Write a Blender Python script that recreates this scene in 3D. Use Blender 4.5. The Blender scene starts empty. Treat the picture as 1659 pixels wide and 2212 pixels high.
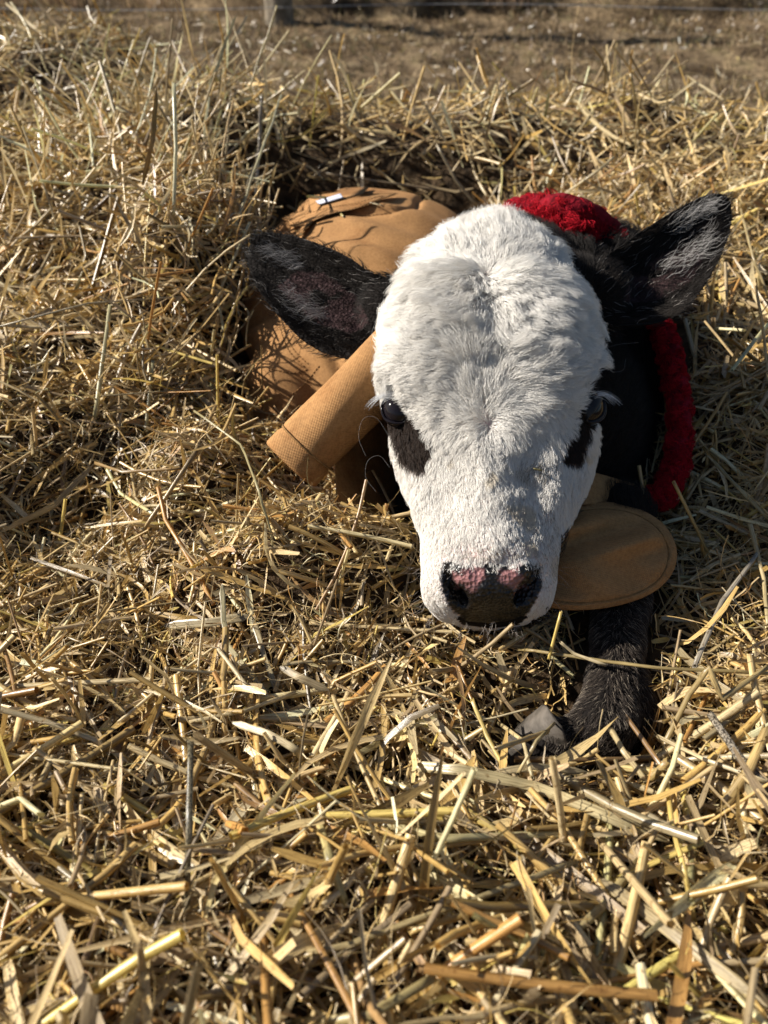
import bpy, bmesh, math, random
import numpy as np
from mathutils import Vector, Matrix, kdtree
from mathutils.bvhtree import BVHTree

sc = bpy.context.scene
col = sc.collection
R = np.random.default_rng(11)
random.seed(5)
rad = math.radians

# ------------------------------------------------------------------ camera
CAM = np.array([0.0, 0.0, 0.75]); PITCH = rad(43.0); FPX = 1628.0      # reference grid 1659 x 2212
cam_d = bpy.data.cameras.new('camera'); cam = bpy.data.objects.new('camera', cam_d); col.objects.link(cam)
cam.location = CAM; cam.rotation_euler = (math.pi/2 - PITCH, 0, 0)
cam_d.sensor_fit = 'HORIZONTAL'; cam_d.sensor_width = 36.0; cam_d.lens = 36.0*FPX/1659.0
cam_d.clip_start = 0.02; cam_d.clip_end = 600
cam_d.dof.use_dof = True; cam_d.dof.focus_distance = 0.50; cam_d.dof.aperture_fstop = 11.0
sc.camera = cam
FW = np.array([0, math.cos(PITCH), -math.sin(PITCH)]); UP = np.array([0, math.sin(PITCH), math.cos(PITCH)]); RT = np.array([1.0, 0, 0])
def ray(px, py): return FW + RT*(px-829.5)/FPX + UP*(1106.0-py)/FPX
def at(px, py, d): return CAM + d*ray(px, py)
def proj(P):
    q = np.asarray(P) - CAM; d = q@FW
    return 829.5 + (q@RT)/d*FPX, 1106.0 - (q@UP)/d*FPX, d

# ------------------------------------------------------------------ light
SUN_EL, SUN_BEHIND = rad(32), rad(11)
SD = np.array([-math.cos(SUN_EL)*math.cos(SUN_BEHIND), math.cos(SUN_EL)*math.sin(SUN_BEHIND), math.sin(SUN_EL)])
w = bpy.data.worlds.new('World'); sc.world = w; w.use_nodes = True
wn = w.node_tree; bg = wn.nodes['Background']
sky = wn.nodes.new('ShaderNodeTexSky'); sky.sky_type = 'NISHITA'; sky.sun_disc = False
sky.sun_elevation = SUN_EL; sky.sun_rotation = math.atan2(SD[0], SD[1])
wn.links.new(sky.outputs[0], bg.inputs[0]); bg.inputs[1].default_value = 0.05
sun_d = bpy.data.lights.new('sun', 'SUN'); sun = bpy.data.objects.new('sun', sun_d); col.objects.link(sun)
sun_d.energy = 5.0; sun_d.angle = rad(0.53); sun_d.color = (1.0, 0.945, 0.86)
sun.rotation_euler = Vector(SD).to_track_quat('Z', 'Y').to_euler(); sun.location = (-2, 1, 3)
sc.view_settings.view_transform = 'Standard'; sc.view_settings.look = 'None'
sc.view_settings.exposure = 0.90; sc.view_settings.gamma = 1.0; sc.view_settings.use_curve_mapping = False
sc.render.engine = 'CYCLES'
sc.cycles.max_bounces = 8; sc.cycles.diffuse_bounces = 3; sc.cycles.glossy_bounces = 3; sc.cycles.transmission_bounces = 4
sc.cycles.use_denoising = True
sc.cycles.sample_clamp_indirect = 4.0

# ------------------------------------------------------------------ helpers
def tag(o, label=None, cat=None, group=None, kind=None):
    for k, v in (('label', label), ('category', cat), ('group', group), ('kind', kind)):
        if v: o[k] = v
    return o
def empty(name, loc):
    o = bpy.data.objects.new(name, None); col.objects.link(o); o.location = loc; o.empty_display_size = 0.05
    return o
def adopt(o, parent):
    if parent is not None:
        o.parent = parent; bpy.context.view_layer.update(); o.matrix_parent_inverse = parent.matrix_world.inverted()
    return o
def mesh_np(name, V, F, mat, parent=None, smooth=True, colors=None, uv=None):
    """V (n,3); F list of arrays (m,k). uv: per-vertex (n,2)."""
    me = bpy.data.meshes.new(name)
    V = np.asarray(V, np.float32).reshape(-1, 3)
    if not isinstance(F, (list, tuple)): F = [F]
    F = [np.asarray(f, np.int32) for f in F if len(f)]
    me.vertices.add(len(V)); me.vertices.foreach_set('co', V.ravel())
    loops = np.concatenate([f.ravel() for f in F]); tot = np.concatenate([np.full(len(f), f.shape[1], np.int32) for f in F])
    start = np.concatenate([[0], np.cumsum(tot)[:-1]]).astype(np.int32)
    me.loops.add(len(loops)); me.loops.foreach_set('vertex_index', loops)
    me.polygons.add(len(tot)); me.polygons.foreach_set('loop_start', start); me.polygons.foreach_set('loop_total', tot)
    me.polygons.foreach_set('use_smooth', np.full(len(tot), smooth))
    if colors is not None:
        a = me.attributes.new('tint', 'FLOAT_COLOR', 'POINT')
        c = np.ones((len(V), 4), np.float32); c[:, :3] = colors; a.data.foreach_set('color', c.ravel())
    if uv is not None:
        l = me.uv_layers.new(name='UVMap'); l.data.foreach_set('uv', np.asarray(uv, np.float32)[loops].ravel())
    me.update(calc_edges=True)
    if mat: me.materials.append(mat)
    o = bpy.data.objects.new(name, me); col.objects.link(o)
    return adopt(o, parent)
def norm(a): return a/np.maximum(np.linalg.norm(a, axis=-1, keepdims=True), 1e-9)
def sstep(a, b, x):
    t = np.clip((x-a)/(b-a), 0, 1); return t*t*(3-2*t)
def _hash(ix, iy, iz, s):
    h = (ix*374761393 + iy*668265263 + iz*2147483647 + s*974634777) & 0xffffffff
    h = ((h ^ (h >> 13))*1274126177) & 0xffffffff
    return ((h ^ (h >> 16)) & 0xffff)/65535.0
def vnoise(P, scale, seed=0):
    P = np.asarray(P, float)*scale; I = np.floor(P).astype(np.int64); f = P-I; f = f*f*(3-2*f)
    r = 0
    for dx in (0, 1):
        for dy in (0, 1):
            for dz in (0, 1):
                wgt = (f[..., 0] if dx else 1-f[..., 0])*(f[..., 1] if dy else 1-f[..., 1])*(f[..., 2] if dz else 1-f[..., 2])
                r = r + wgt*_hash(I[..., 0]+dx, I[..., 1]+dy, I[..., 2]+dz, seed)
    return r*2-1
def fbm(P, scale, seed=0, oct=3):
    r = 0; a = 1
    for i in range(oct):
        r = r + a*vnoise(P, scale*2**i, seed+i*7); a *= .5
    return r
def spline(pts, n, closed=False):
    """Catmull-Rom resample of (k,d) points to n."""
    p = np.asarray(pts, float); k = len(p)
    q = np.vstack([2*p[0]-p[1], p, 2*p[-1]-p[-2]]) if not closed else np.vstack([p[-1], p, p[0], p[1]])
    segs = k-1 if not closed else k
    t = np.linspace(0, segs, n, endpoint=not closed); i = np.minimum(t.astype(int), segs-1); f = (t-i)[:, None]
    a, b, c, d = q[i], q[i+1], q[i+2], q[i+3]
    return .5*((2*b) + (c-a)*f + (2*a-5*b+4*c-d)*f**2 + (-a+3*b-3*c+d)*f**3)
def grid_faces(S, M, wrap=True, off=0):
    i = np.arange(S-1)[:, None]; j = np.arange(M if wrap else M-1)[None, :]
    a = i*M+j; b = i*M+(j+1) % M
    return np.stack([a, b, b+M, a+M], -1).reshape(-1, 4)+off
def loft(rings):
    """closed solid from (S,M,3)."""
    S, M, _ = rings.shape
    V = np.vstack([rings.reshape(-1, 3), rings[0].mean(0), rings[-1].mean(0)])
    j = np.arange(M); c0, c1 = S*M, S*M+1
    t0 = np.stack([(j+1) % M, j, np.full(M, c0)], -1); t1 = np.stack([(S-1)*M+j, (S-1)*M+(j+1) % M, np.full(M, c1)], -1)
    return V, [grid_faces(S, M), np.vstack([t0, t1])]
def frames(P):
    T = norm(np.gradient(P, axis=0)); ref = np.array([0.13, 0.2, 1.0]); 
    if abs(norm(ref)@T[0]) > .9: ref = np.array([1.0, .1, 0])
    A = []; a = ref
    for t in T:
        a = a-t*(a@t); a = a/np.linalg.norm(a); A.append(a)
    A = np.array(A); return T, A, np.cross(T, A)
def tube(P, rads, M=20, n=24, cap=True, squash=None):
    q = spline(np.column_stack([P, rads]), n); P, r = q[:, :3], q[:, 3]
    T, A, B = frames(P); th = np.linspace(0, 2*np.pi, M, endpoint=False)
    rings = P[:, None]+r[:, None, None]*(np.cos(th)[None, :, None]*A[:, None]+np.sin(th)[None, :, None]*B[:, None])
    if cap:
        k = np.linspace(0, np.pi/2, 5)[:-1]
        s = [P[0]-T[0]*r[0]*math.cos(x)+(rings[0]-P[0])*max(math.sin(x), .05) for x in k]
        e = [P[-1]+T[-1]*r[-1]*math.cos(x)+(rings[-1]-P[-1])*max(math.sin(x), .05) for x in k[::-1]]
        rings = np.concatenate([np.array(s), rings, np.array(e)])
    return loft(rings)
def ellipsoid(c, ax, rot=None, M=40, S=24):
    ph = np.linspace(.03, np.pi-.03, S); th = np.linspace(0, 2*np.pi, M, endpoint=False)
    p = np.stack([np.outer(np.sin(ph), np.cos(th)), np.outer(np.sin(ph), np.sin(th)), np.outer(np.cos(ph), np.ones(M))], -1)*np.array(ax)
    if rot is not None: p = p@np.asarray(rot).T
    return loft(p+np.asarray(c))
def merge(parts):
    V, F4, F3, o = [], [], [], 0
    for v, fs in parts:
        V.append(v)
        for f in fs: (F4 if f.shape[1] == 4 else F3).append(f+o)
        o += len(v)
    return np.vstack(V), [np.vstack(x) for x in (F4, F3) if x]
def voxel_union(parts, size, smooth_it=2):
    V, F = merge(parts); o = mesh_np('tmp', V, F, None)
    m = o.modifiers.new('r', 'REMESH'); m.mode = 'VOXEL'; m.voxel_size = size
    s = o.modifiers.new('s', 'SMOOTH'); s.factor = .5; s.iterations = smooth_it
    dg = bpy.context.evaluated_depsgraph_get(); me = bpy.data.meshes.new_from_object(o.evaluated_get(dg))
    V = np.empty(len(me.vertices)*3, np.float32); me.vertices.foreach_get('co', V); V = V.reshape(-1, 3).astype(float)
    L = np.empty(len(me.loops), np.int32); me.loops.foreach_get('vertex_index', L)
    tot = np.empty(len(me.polygons), np.int32); me.polygons.foreach_get('loop_total', tot)
    assert (tot == 4).all(); bpy.data.objects.remove(o); bpy.data.meshes.remove(me)
    return V, L.reshape(-1, 4)
def vnormals(V, F):
    n = np.zeros_like(V); a = V[F]; fn = np.cross(a[:, 2]-a[:, 0], a[:, 3]-a[:, 1] if F.shape[1] == 4 else a[:, 2]-a[:, 1])
    for k in range(F.shape[1]):
        for c in range(3): n[:, c] += np.bincount(F[:, k], fn[:, c], len(V))
    return norm(n)
def in_poly(x, y, poly):
    p = np.asarray(poly, float); inside = np.zeros(x.shape, bool); j = len(p)-1
    for i in range(len(p)):
        xi, yi = p[i]; xj, yj = p[j]
        inside ^= ((yi > y) != (yj > y)) & (x < (xj-xi)*(y-yi)/(yj-yi+1e-12)+xi); j = i
    return inside

# ------------------------------------------------------------------ materials
def new_mat(name):
    m = bpy.data.materials.new(name); m.use_nodes = True; n = m.node_tree.nodes; l = m.node_tree.links
    return m, n, l, n['Principled BSDF']
def ramp(n, l, src, stops):
    r = n.new('ShaderNodeValToRGB'); e = r.color_ramp.elements
    while len(e) < len(stops): e.new(.5)
    for i, (p, c) in enumerate(stops): e[i].position = p; e[i].color = (*c, 1)
    l.new(src, r.inputs[0]); return r.outputs[0]
def noise_node(n, l, vec, scale, detail=4, rough=.55):
    t = n.new('ShaderNodeTexNoise'); t.inputs['Scale'].default_value = scale; t.inputs['Detail'].default_value = detail
    t.inputs['Roughness'].default_value = rough
    if vec is not None: l.new(vec, t.inputs['Vector'])
    return t
def mapping(n, l, vec, scale, loc=(0, 0, 0)):
    m = n.new('ShaderNodeMapping'); m.inputs['Scale'].default_value = scale; m.inputs['Location'].default_value = loc
    l.new(vec, m.inputs['Vector']); return m.outputs[0]
def mixc(n, l, a, b, f, mode='MULTIPLY'):
    m = n.new('ShaderNodeMix'); m.data_type = 'RGBA'; m.blend_type = mode
    for s, v in ((0, f), (6, a), (7, b)):
        if isinstance(v, (int, float)): m.inputs[s].default_value = v
        elif isinstance(v, tuple): m.inputs[s].default_value = (*v, 1)
        else: l.new(v, m.inputs[s])
    return m.outputs[2]
def bump(n, l, h, strength, dist, bsdf):
    b = n.new('ShaderNodeBump'); b.inputs['Strength'].default_value = strength; b.inputs['Distance'].default_value = dist
    l.new(h, b.inputs['Height']); l.new(b.outputs[0], bsdf.inputs['Normal']); return b

def straw_material():
    m, n, l, b = new_mat('straw')
    tc = n.new('ShaderNodeTexCoord'); at_ = n.new('ShaderNodeAttribute'); at_.attribute_name = 'tint'
    v1 = mapping(n, l, tc.outputs['UV'], (1.2, 9.0, 1)); n1 = noise_node(n, l, v1, 1.0, 3)           # fibres along the stalk
    v2 = mapping(n, l, tc.outputs['UV'], (5.0, 2.2, 1)); n2 = noise_node(n, l, v2, 1.0, 4)           # blotches
    g = ramp(n, l, n1.outputs[0], [(.32, (.50, .44, .36)), (.5, (.95, .93, .9)), (.68, (1.22, 1.2, 1.15))])
    d = ramp(n, l, n2.outputs[0], [(.30, (.42, .32, .22)), (.42, (1, 1, 1)), (1, (1, 1, 1))])
    c = mixc(n, l, at_.outputs['Color'], g, 1.0); c = mixc(n, l, c, d, .8)
    l.new(c, b.inputs['Base Color']); b.inputs['Roughness'].default_value = .34; b.inputs['Specular IOR Level'].default_value = .7
    bump(n, l, n1.outputs[0], .55, .0004, b)
    tr = n.new('ShaderNodeBsdfTranslucent'); l.new(c, tr.inputs[0]); mx = n.new('ShaderNodeMixShader'); mx.inputs[0].default_value = .26
    l.new(b.outputs[0], mx.inputs[1]); l.new(tr.outputs[0], mx.inputs[2]); l.new(mx.outputs[0], n['Material Output'].inputs[0])
    return m
M_STRAW = straw_material()
def mouldy_material():
    m = M_STRAW.copy(); m.name = 'mouldy_straw'; n = m.node_tree.nodes; l = m.node_tree.links; b = n['Principled BSDF']
    src = b.inputs['Base Color'].links[0].from_socket; tc = n.new('ShaderNodeTexCoord')
    v = mapping(n, l, tc.outputs['UV'], (22, 5, 1)); t = noise_node(n, l, v, 1.0, 3)
    r = ramp(n, l, t.outputs[0], [(.45, (.07, .06, .05)), (.55, (1, 1, 1))])
    c = mixc(n, l, src, r, .9); l.new(c, b.inputs['Base Color'])
    return m
M_MOULD = mouldy_material()
def simple(name, colr, rough=.8, spec=.3, nscale=None, namp=.35, bscale=None, bstr=.5, bdist=.002):
    m, n, l, b = new_mat(name); tc = n.new('ShaderNodeTexCoord')
    b.inputs['Roughness'].default_value = rough; b.inputs['Specular IOR Level'].default_value = spec
    if nscale:
        t = noise_node(n, l, tc.outputs['Object'], nscale, 5)
        lo = tuple(x*(1-namp) for x in colr); hi = tuple(min(1, x*(1+namp)) for x in colr)
        l.new(ramp(n, l, t.outputs[0], [(.35, lo), (.65, hi)]), b.inputs['Base Color'])
    else: b.inputs['Base Color'].default_value = (*colr, 1)
    if bscale:
        t = noise_node(n, l, tc.outputs['Object'], bscale, 6); bump(n, l, t.outputs[0], bstr, bdist, b)
    return m
def canvas_material(name, colr, period=.0012):
    m, n, l, b = new_mat(name); tc = n.new('ShaderNodeTexCoord')
    t = noise_node(n, l, tc.outputs['Object'], 30, 6); t2 = noise_node(n, l, tc.outputs['Object'], 420, 3)
    c = ramp(n, l, t.outputs[0], [(.3, tuple(x*.80 for x in colr)), (.55, colr), (.75, tuple(min(1, x*1.15) for x in colr))])
    c2 = ramp(n, l, t2.outputs[0], [(.3, (.78, .76, .74)), (.6, (1.08, 1.07, 1.05))])
    c = mixc(n, l, c, c2, .9)
    hs = []
    for vec in ((1, .25, 0), (-.2, .75, .75)):
        dp = n.new('ShaderNodeVectorMath'); dp.operation = 'DOT_PRODUCT'; l.new(tc.outputs['Object'], dp.inputs[0]); dp.inputs[1].default_value = vec
        mu = n.new('ShaderNodeMath'); mu.operation = 'MULTIPLY'; l.new(dp.outputs['Value'], mu.inputs[0]); mu.inputs[1].default_value = 2*math.pi/period
        si = n.new('ShaderNodeMath'); si.operation = 'SINE'; l.new(mu.outputs[0], si.inputs[0]); hs.append(si.outputs[0])
    ad = n.new('ShaderNodeMath'); ad.operation = 'ADD'; l.new(hs[0], ad.inputs[0]); l.new(hs[1], ad.inputs[1])
    wv = ramp(n, l, ad.outputs[0], [(0, (.72, .70, .68)), (1, (1.05, 1.05, 1.05))]); c = mixc(n, l, c, wv, .40)
    l.new(c, b.inputs['Base Color']); b.inputs['Roughness'].default_value = .85; b.inputs['Specular IOR Level'].default_value = .2
    t3 = noise_node(n, l, tc.outputs['Object'], 14, 7, .7); dirt = ramp(n, l, t3.outputs[0], [(.52, (1, 1, 1)), (.62, (.74, .66, .58))]); l.new(mixc(n, l, c, dirt, .75), b.inputs['Base Color'])
    b1 = bump(n, l, ad.outputs[0], .5, .00025, b)
    return m
COATC = (.39, .208, .082)
M_CANVAS = canvas_material('duck_canvas', COATC)
M_SEAM = simple('seam_thread', (.22, .12, .045), .9, .2, 300, .3)
M_LABEL = simple('white_label_cloth', (.45, .46, .54), .8, .3, 60, .2)
M_LINING = simple('red_lining', (.16, .006, .012), .95, .1, 120, .5, 300, .6, .003)
M_GAP_SHADE = simple('gap_shade_under_straw', (.05, .032, .017), .95, .15, 60, .6, 90, .9, .01)  # base of the heap, coloured dark to stand for shade in the gaps
M_WOOD = simple('weathered_post_wood', (.20, .165, .12), .85, .2, 25, .45, 80, .6, .004)
M_WIRE = simple('galvanised_wire', (.32, .31, .30), .45, .5, 40, .3)
def horn_material():
    m, n, l, b = new_mat('hoof_horn'); tc = n.new('ShaderNodeTexCoord')
    v = mapping(n, l, tc.outputs['Object'], (30, 60, 160)); t = noise_node(n, l, v, 1.0, 5)
    l.new(ramp(n, l, t.outputs[0], [(.3, (.02, .016, .012)), (.5, (.065, .054, .042)), (.7, (.125, .105, .085))]), b.inputs['Base Color'])
    b.inputs['Roughness'].default_value = .72; b.inputs['Specular IOR Level'].default_value = .3; bump(n, l, t.outputs[0], .9, .002, b); return m
M_HORN = horn_material()
def skin_material():
    m, n, l, b = new_mat('calf_hide'); a = n.new('ShaderNodeAttribute'); a.attribute_name = 'tint'
    tc = n.new('ShaderNodeTexCoord'); t = noise_node(n, l, tc.outputs['Object'], 500, 3)
    v = n.new('ShaderNodeTexVoronoi'); v.inputs['Scale'].default_value = 420; l.new(tc.outputs['Object'], v.inputs['Vector'])
    r = ramp(n, l, t.outputs[0], [(.35, (.6, .6, .6)), (.65, (1.2, 1.2, 1.2))])
    l.new(mixc(n, l, a.outputs['Color'], r, .7), b.inputs['Base Color'])
    wt = n.new('ShaderNodeAttribute'); wt.attribute_name = 'wet'
    mr = n.new('ShaderNodeMapRange'); mr.inputs['To Min'].default_value = .9; mr.inputs['To Max'].default_value = .28
    l.new(wt.outputs['Fac'], mr.inputs['Value']); l.new(mr.outputs[0], b.inputs['Roughness'])
    sp = n.new('ShaderNodeMapRange'); sp.inputs['To Min'].default_value = .12; sp.inputs['To Max'].default_value = .55
    l.new(wt.outputs['Fac'], sp.inputs['Value']); l.new(sp.outputs[0], b.inputs['Specular IOR Level'])
    bump(n, l, v.outputs['Distance'], .9, .0011, b)
    return m
M_HIDE = skin_material()
def hair_material(name, rough=.35, spec=.5, kind='chiang', sheen=0):
    m = bpy.data.materials.new(name); m.use_nodes = True; n = m.node_tree.nodes; l = m.node_tree.links
    a = n.new('ShaderNodeAttribute'); a.attribute_name = 'tint'
    if kind == 'chiang':
        n.remove(n['Principled BSDF']); h = n.new('ShaderNodeBsdfHairPrincipled'); h.model = 'CHIANG'; h.parametrization = 'COLOR'
        l.new(a.outputs['Color'], h.inputs['Color']); h.inputs['Roughness'].default_value = rough
        h.inputs['Radial Roughness'].default_value = rough+.15
        if 'Random Roughness' in h.inputs: h.inputs['Random Roughness'].default_value = .3
        l.new(h.outputs[0], n['Material Output'].inputs[0])
    else:
        b = n['Principled BSDF']; l.new(a.outputs['Color'], b.inputs['Base Color']); b.inputs['Roughness'].default_value = rough
        b.inputs['Specular IOR Level'].default_value = spec
    return m
M_FURW = hair_material('white_fur', .55, .25, 'p')
M_FURB = hair_material('black_fur', .5, .15, 'p')
M_FLEECE = hair_material('fleece_fibre', .95, .05, 'p')
M_EYE, _n, _l, _b = new_mat('eye_wet_dark'); _b.inputs['Base Color'].default_value = (.010, .008, .010, 1); _b.inputs['Roughness'].default_value = .09; _b.inputs['Specular IOR Level'].default_value = .25
M_LID, _n, _l, _b = new_mat('wet_black_eyelid'); _b.inputs['Base Color'].default_value = (.012, .011, .012, 1); _b.inputs['Roughness'].default_value = .42; _b.inputs['Specular IOR Level'].default_value = .35

def hair_obj(name, P, rr, colr, mat, parent=None):
    """P (n,k,3) points, rr (n,k) radius, colr (n,3)"""
    n, k, _ = P.shape
    cu = bpy.data.hair_curves.new(name); cu.add_curves([k]*n)
    cu.position_data.foreach_set('vector', np.ascontiguousarray(P, np.float32).ravel())
    ra = cu.attributes.get('radius') or cu.attributes.new('radius', 'FLOAT', 'POINT'); ra.data.foreach_set('value', np.ascontiguousarray(rr, np.float32).ravel())
    a = cu.attributes.new('tint', 'FLOAT_COLOR', 'CURVE'); c = np.ones((n, 4), np.float32); c[:, :3] = colr; a.data.foreach_set('color', c.ravel())
    cu.materials.append(mat); o = bpy.data.objects.new(name, cu); col.objects.link(o)
    return adopt(o, parent)
def grow(P, N, T, L, r, lift=.5, K=6, clump=.5, nclump=2000, wav=0.0, jitter=.15, droop=0.0, splay=.25):
    n = len(P); t = np.linspace(0, 1, K)
    J = R.normal(size=(n, 3))*jitter; T = norm(T+J-N*((T+J)*N).sum(-1, keepdims=True))
    L = np.broadcast_to(L, n)*R.uniform(.65, 1.15, n); lift = np.broadcast_to(lift, n)*R.uniform(.6, 1.4, n)
    D = T[:, None]*(.25+.75*np.minimum(1, t*1.6+.15))[None, :, None] + N[:, None]*(lift[:, None]*(1-t)**1.2+.05)[..., None]
    D = norm(D); st = D*(L/(K-1))[:, None, None]
    Q = np.cumsum(np.concatenate([P[:, None], st[:, :-1]], 1), 1)
    if wav:
        S = np.cross(N, T); ph = R.uniform(0, 6.28, n); Q += S[:, None]*(np.sin(t[None]*R.uniform(3, 7, n)[:, None]+ph[:, None])-np.sin(ph)[:, None])[..., None]*wav*(L*1.0)[:, None, None]
    if np.any(clump) and n > nclump:
        c = R.choice(n, nclump, replace=False); kd = kdtree.KDTree(nclump)
        for i, j in enumerate(c): kd.insert(P[j], i)
        kd.balance(); near = np.fromiter((kd.find(p)[1] for p in P), int, n)
        G = Q[c][near]; wgt = (np.broadcast_to(clump, n)[:, None]*R.uniform(.6, 1.1, n)[:, None]*t[None]**1.2)[..., None]
        Q = Q*(1-wgt)+G*wgt
    rr = np.broadcast_to(r, n)[:, None]*(1-.75*t**1.5)[None]
    return Q, rr
def sample(V, F, n, mask=None):
    """random points on quads: returns P, face idx, bary for normals"""
    a = V[F]; ar = np.linalg.norm(np.cross(a[:, 2]-a[:, 0], a[:, 3]-a[:, 1]), axis=1)
    if mask is not None: ar = ar*mask[F].mean(1)
    f = R.choice(len(F), n, p=ar/ar.sum()); s, t = R.random(n), R.random(n)
    W = np.stack([(1-s)*(1-t), s*(1-t), s*t, (1-s)*t], 1)
    return f, W

# ------------------------------------------------------------------ terrain
def hbed(x, y):
    x = np.asarray(x, float); y = np.asarray(y, float)
    g = lambda cx, cy, sx, sy: np.exp(-((x-cx)/sx)**2-((y-cy)/sy)**2)
    z = .338+.34*np.logaddexp(0, (.27-y)*22)/22
    z = z+.055*sstep(-.12, -.55, x)*sstep(.35, .95, y)+.03*sstep(.17, .32, x)*sstep(.25, .6, y)
    z = z-.022*g(-.135, .60, .035, .05)+.018*g(-.13, .545, .05, .03)-.045*g(-.25, .47, .07, .05)+.105*g(-.225, .80, .07, .17)+.062*g(-.045, .378, .085, .035)+.05*g(-.155, .475, .05, .04)
    z = z-.07*g(.02, .80, .20, .25)
    z = z-.17*g(-.04, 1.11, .21, .075)-.025*g(.11, .24, .07, .05)
    z = z+.072*np.exp(-((y-1.33)/.11)**2)*sstep(-.45, -.25, x)*(1-sstep(.1, .35, x))
    z = z+.085*g(-.30, 1.06, .12, .20)+.03*g(.45, 1.35, .2, .2)+.02*g(-.85, 1.75, .3, .25)-.05*g(-.55, 1.45, .25, .1)
    P = np.stack([x, y, 0*x], -1)
    z = z+.023*fbm(P, 6, 3, 3)*sstep(.2, .5, np.hypot(x, y-.1))+.012*fbm(P, 20, 9, 2)
    yc = 1.40+.30*sstep(-.25, -.6, x)-.15*sstep(.5, .9, x)
    fall = (1-sstep(yc, yc+.55, y+.10*fbm(P, 3, 21, 2)))*(1-sstep(.62, 1.0, x)*sstep(.55, 1.1, y))*(1-sstep(1.5, 2.1, np.abs(x)))*sstep(-.9, -.35, y)
    return z*fall-.02*(1-fall)
def on_bed(px, py, lift=0.0):
    """where the sight line through that direction meets the bed"""
    d = ray(px, py); t = .2
    for _ in range(400):
        p = CAM+d*t
        if p[2] < hbed(p[0], p[1])+lift: break
        t += .004
    return CAM+d*t

gx = np.linspace(-2.2, 2.2, 260); gy = np.linspace(-1.0, 2.8, 300)
X, Y = np.meshgrid(gx, gy); Z = hbed(X, Y)-.012
bed = mesh_np('ground_under_straw', np.stack([X, Y, Z], -1).reshape(-1, 3), [grid_faces(300, 260, wrap=False)], M_GAP_SHADE)
tag(bed, kind='structure')

# far field: one sheet to the horizon, fine where it is near
def hfield(x, y):
    P = np.stack([x, y, 0*x], -1)
    near = 1-sstep(14, 30, np.hypot(x, y))
    z = near*(.022*fbm(P, 2.2, 31, 3)+.016*np.abs(fbm(P, 9, 35, 3)))
    yl = 4.40+.45*sstep(-.7, -1.3, x)+.10*fbm(P, 1.3, 44, 2)
    return z+(.085*sstep(yl-.035, yl+.035, y)+.05*sstep(4.6, 6, y))*near
def uneven(a, b, n, c, k):      # denser round c
    t = np.linspace(-1, 1, n); s = np.sign(t)*np.abs(t)**k
    return np.where(s < 0, c+(c-a)*s, c+(b-c)*s)
gx = uneven(-300, 300, 420, 0, 5.0); gy = uneven(-300, 400, 460, 4.3, 5.0)
X, Y = np.meshgrid(gx, gy); Z = hfield(X, Y)
def field_material():
    m, n, l, b = new_mat('dry_pasture'); tc = n.new('ShaderNodeTexCoord'); o = tc.outputs['Object']
    t = noise_node(n, l, o, 4, 8, .65); t2 = noise_node(n, l, o, 45, 6, .7); t3 = noise_node(n, l, o, .6, 3)
    c = ramp(n, l, t.outputs[0], [(.36, (.06, .040, .023)), (.48, (.15, .105, .060)), (.58, (.28, .205, .12)), (.70, (.17, .14, .065))])
    c2 = ramp(n, l, t2.outputs[0], [(.3, (.45, .42, .40)), (.55, (1, 1, 1)), (.72, (1.5, 1.45, 1.4))]); c = mixc(n, l, c, c2, .9)
    l.new(c, b.inputs['Base Color']); b.inputs['Roughness'].default_value = .95; b.inputs['Specular IOR Level'].default_value = .1
    bump(n, l, t2.outputs[0], 1.0, .02, b); return m
fld = mesh_np('ground', np.stack([X, Y, Z], -1).reshape(-1, 3), [grid_faces(460, 420, wrap=False)], field_material())
tag(fld, kind='structure')

# ------------------------------------------------------------------ straw builder
PAL = np.array([[.50, .37, .16], [.58, .47, .26], [.46, .33, .13], [.62, .54, .36], [.40, .33, .22], [.42, .25, .09], [.60, .50, .18],
                [.36, .29, .20], [.54, .44, .27], [.66, .60, .44], [.30, .20, .10], [.45, .44, .24]])
PW = np.array([.17, .16, .13, .11, .10, .06, .04, .06, .09, .04, .03, .01]); PW = PW/PW.sum()
def strand_paths(P, D, L, K, curve, kink, up):
    n = len(P); t = np.linspace(-.5, .5, K); step = L/(K-1)
    side = norm(np.cross(D, up)+R.normal(size=(n, 3))*.3)
    a = R.normal(size=n)*curve; kp = R.integers(1, K-1, n); ka = R.normal(size=n)*kink*(R.random(n) < .45)
    s2 = norm(side+R.normal(size=(n, 3))*.7)
    Q = np.zeros((n, K, 3)); d = D-side*(a*.5)[:, None]; d = norm(d); p = P-d*(L*.5)[:, None]
    Q[:, 0] = p
    for k in range(1, K):
        d = norm(d+side*(a/(K-1))[:, None]+s2*(ka*(kp == k))[:, None]); p = p+d*step[:, None]; Q[:, k] = p
    return Q
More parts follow.
